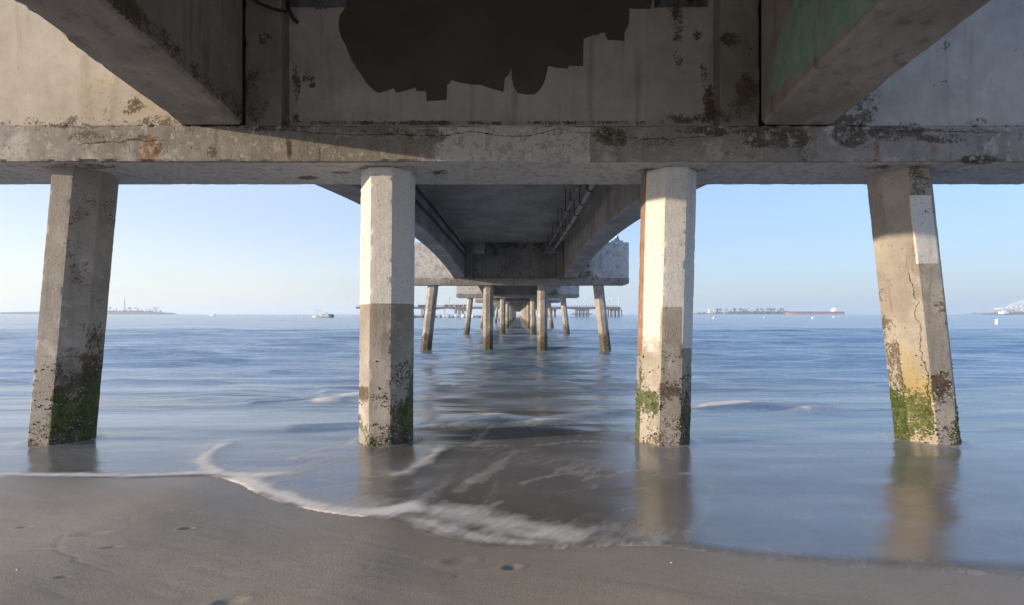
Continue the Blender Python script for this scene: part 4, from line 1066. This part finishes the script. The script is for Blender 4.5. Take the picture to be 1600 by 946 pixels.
# lattice tower on the left island
root = empty('lattice_tower', (ix(202.5), YI - 30, 4.5 * S)); tag(root, 'tall thin hazy lattice tower rising from the left island', 'tower')
mb = MB(); H = 20 * S; wb = 1.7 * S / 2
for z0_, z1_ in zip(np.linspace(0, 1, 9)[:-1], np.linspace(0, 1, 9)[1:]):
    w0, w1_ = wb * (1 - z0_ * .75), wb * (1 - z1_ * .75)
    C4 = ((-1, -1), (1, -1), (1, 1), (-1, 1))
    for k in range(4):
        a_, b_ = C4[k], C4[(k + 1) % 4]
        mb.tube([(a_[0] * w0, a_[1] * w0, z0_ * H), (a_[0] * w1_, a_[1] * w1_, z1_ * H)], .5, M['grey'], 4)
        mb.tube([(a_[0] * w0, a_[1] * w0, z0_ * H), (b_[0] * w1_, b_[1] * w1_, z1_ * H)], .32, M['grey'], 4)
mb.build('lattice', root); mb = MB(); mb.tube([(0, 0, H), (0, 0, H + 4 * S)], .5, M['grey'], 5); mb.build('antenna', root)
mb = MB(); mb.box(-1.6 * S, 2 * S, -5, 5, 0, 2.6 * S, M['grey']); mb.build('equipment_hut', root)
root = empty('island_buildings', (ix(1107), YI - 50, 2 * S))
root.name = 'island_building'; tag(root, 'pale buildings with a slim white tower at the left end of the right island', 'building')
mb = MB(); mb.box(-6.2 * S, -4.2 * S, -6, 6, 0, 6.5 * S, M['white']); mb.build('tower', root)
mb = MB(); mb.box(-4.0 * S, 2.6 * S, -8, 8, 0, 3.2 * S, M['offwhite']); mb.build('wall', root)
mb = MB(); mb.box(.6 * S, 3.6 * S, -9, 7, 3.2 * S, 5.6 * S, M['white']); mb.build('upper_block', root)
# tanker
YT = 2000.0; ST = YT / F; L = 91 * ST
root = empty('tanker_ship', (wx(1273, YT), YT, 0)); tag(root, 'long red-hulled tanker at anchor right of the palm island, white superstructure at its stern', 'ship')
def hullband(z0_, z1_, m, nm):
    mb = MB(); rings = []
    for z, q in ((z0_, 0), (z1_, 1)):
        r_ = []
        for t_ in np.linspace(0, 1, 20): x = -L / 2 + L * t_ - (1 - t_) * q * 3; wv = 15 * min(1, (t_ * 7) ** .6, ((1 - t_) * 14) ** .5 + .3); r_.append((x, -wv, z))
        for t_ in np.linspace(1, 0, 20): x = -L / 2 + L * t_ - (1 - t_) * q * 3; wv = 15 * min(1, (t_ * 7) ** .6, ((1 - t_) * 14) ** .5 + .3); r_.append((x, wv, z))
        rings.append(r_)
    mb.loft(rings, m, False); mb.build(nm, root)
hullband(-2, 3.2 * ST, M['red'], 'hull'); hullband(3.21 * ST, 4.6 * ST, M['black'], 'upper_hull')
mb = MB()
for k, (a_, b_, z0_, z1_) in enumerate(((28, 40, 4.6, 7.4), (29.5, 33, 7.4, 9.6), (30, 36, 7.4, 8.6))): mb.box(a_ * ST, b_ * ST, -12 + k, 12 - k, z0_ * ST, z1_ * ST, M['white'])
mb.build('superstructure', root); mb = MB(); mb.box(36.5 * ST, 39 * ST, -3, 3, 7.4 * ST, 9.6 * ST, M['offwhite']); mb.build('funnel', root)
mb = MB(); mb.tube([(31 * ST, 0, 9.6 * ST), (31 * ST, 0, 12 * ST)], .7, M['white'], 5); mb.build('mast', root)
for k in (-8, -4): mb = MB(); mb.tube([(k * ST, 0, 4.6 * ST), (k * ST, 0, 6.6 * ST)], .8, M['offwhite'], 5); mb.tube([(k * ST, 0, 6.6 * ST), ((k + 3) * ST, 0, 6.0 * ST)], .5, M['offwhite'], 5); mb.build('deck_crane', root)
mb = MB(); mb.tube([(-43 * ST, 0, 4.6 * ST), (-43 * ST, 0, 6.0 * ST)], .5, M['black'], 5); mb.build('bow_mast', root)
# second tanker, beyond the right platform
root = empty('cargo_ship', (wx(909, YT), YT, 0)); tag(root, 'faint dark cargo ship on the horizon seen under the far right platform', 'ship'); L = 33 * ST
hullband(-2, 1.6 * ST, M['black'], 'hull'); mb = MB(); mb.box(-15 * ST, -11.5 * ST, -8, 8, 1.6 * ST, 4.2 * ST, M['offwhite']); mb.build('superstructure', root)
mb = MB(); mb.tube([(11 * ST, 0, 1.6 * ST), (11 * ST, 0, 3.0 * ST)], .8, M['grey'], 5); mb.build('mast', root)
# port cranes with raised booms
YC = 1300.0; SC = YC / F
def crane(px, base, lab, ang, s_):
    root = empty('port_crane', (wx(px, 1300), 1300, base * SC)); tag(root, lab, 'crane', 'white port cranes'); mb = MB(); k = SC * s_
    for a_ in (-1.6, 1.6):
        for b_ in (-6, 6): mb.tube([(a_ * k, b_, 0), (a_ * k * .9, b_, 8 * k)], .45, M['white'], 4)
        mb.box(a_ * k - 1, a_ * k + 1, -6, 6, 3.6 * k, 4.2 * k, M['white'])
    mb.box(-2.4 * k, 2.4 * k, -7, 7, 7.6 * k, 8.4 * k, M['white']); mb.build('gantry', root)
    mb = MB(); c_, s2 = math.cos(ang), math.sin(ang)
    for b_ in (-3, 3): mb.tube([(-1.5 * k, b_, 8 * k), ((-1.5 + 12 * c_) * k, b_, (8 + 12 * s2) * k)], .55, M['white'], 4)
    for q in range(1, 8): mb.tube([((-1.5 + 12 * c_ * q / 8) * k, -3, (8 + 12 * s2 * q / 8) * k), ((-1.5 + 12 * c_ * (q + .5) / 8) * k, 3, (8 + 12 * s2 * (q + .5) / 8) * k)], .3, M['white'], 4)
    mb.build('boom', root); mb = MB(); mb.box(-6.5 * k, -.5 * k, -3, 3, 8.4 * k, 9.6 * k, M['white']); mb.build('machine_house', root)
crane(1572, 2.2, 'white port crane furthest left, its boom raised low', R(36), .9)
crane(1579, 3.0, 'white port crane second from the left, boom raised', R(48), .95)
crane(1587, 3.4, 'white port crane third from the left, boom raised steeply', R(52), 1.05)
crane(1595, 4.0, 'white port crane nearest the right edge of the picture', R(58), 1.1)
for px_, w_, h_, lab in ((1517, 9, 2.6, 'far grey-violet warehouse left of the port, first from the left'), (1534, 7, 2.8, 'far grey-violet warehouse left of the port, second from the left'), (1548, 6, 3, 'far pale building close left of the port cranes')):
    root = empty('warehouse', (wx(px_, 3600), 3590, 0)); tag(root, lab, 'warehouse'); k = 3600 / F
    mb = MB(); mb.box(-w_ / 2 * k, w_ / 2 * k, -15, 15, 0, h_ * k, M['grey']); mb.build('wall', root)
    mb = MB(); mb.prism([(-w_ / 2 * k - 2, h_ * k), (w_ / 2 * k + 2, h_ * k), (w_ / 4 * k, h_ * k + 4), (-w_ / 4 * k, h_ * k + 4)], -16, 16, M['offwhite']); mb.build('roof', root)
cx = wx(1562, 1300)
root = empty('port_office', (cx, 1290, 1.5 * SC)); tag(root, 'low white port building at the foot of the cranes', 'building')
mb = MB(); mb.box(-3.5 * SC, 4 * SC, -8, 8, 0, 3.4 * SC, M['white']); mb.build('wall', root); mb = MB(); mb.box(-9 * SC, 5 * SC, -9, 9, 7.5 * SC, 8.6 * SC, M['white']); mb.box(-.5 * SC, .5 * SC, -2, 2, 3.4 * SC, 7.5 * SC, M['white']); mb.build('conveyor', root)

# ------------------------------------------------------------------ sea haze
mb = MB(); mb.box(-9500, 9500, -6500, 9500, -3, 95, None)
hz = bpy.data.meshes.new('haze'); hz.from_pydata(mb.v, [], mb.f); ho = link('haze', hz); tag(ho, kind='stuff')
m = bpy.data.materials.new('haze'); m.use_nodes = True; m.node_tree.nodes.clear()
pv = m.node_tree.nodes.new('ShaderNodeVolumePrincipled'); mo = m.node_tree.nodes.new('ShaderNodeOutputMaterial'); m.node_tree.links.new(pv.outputs[0], mo.inputs[1])
pv.inputs['Color'].default_value = (.82, .93, 1, 1); pv.inputs['Density'].default_value = 0.0002; pv.inputs['Anisotropy'].default_value = .2
hz.materials.append(m)
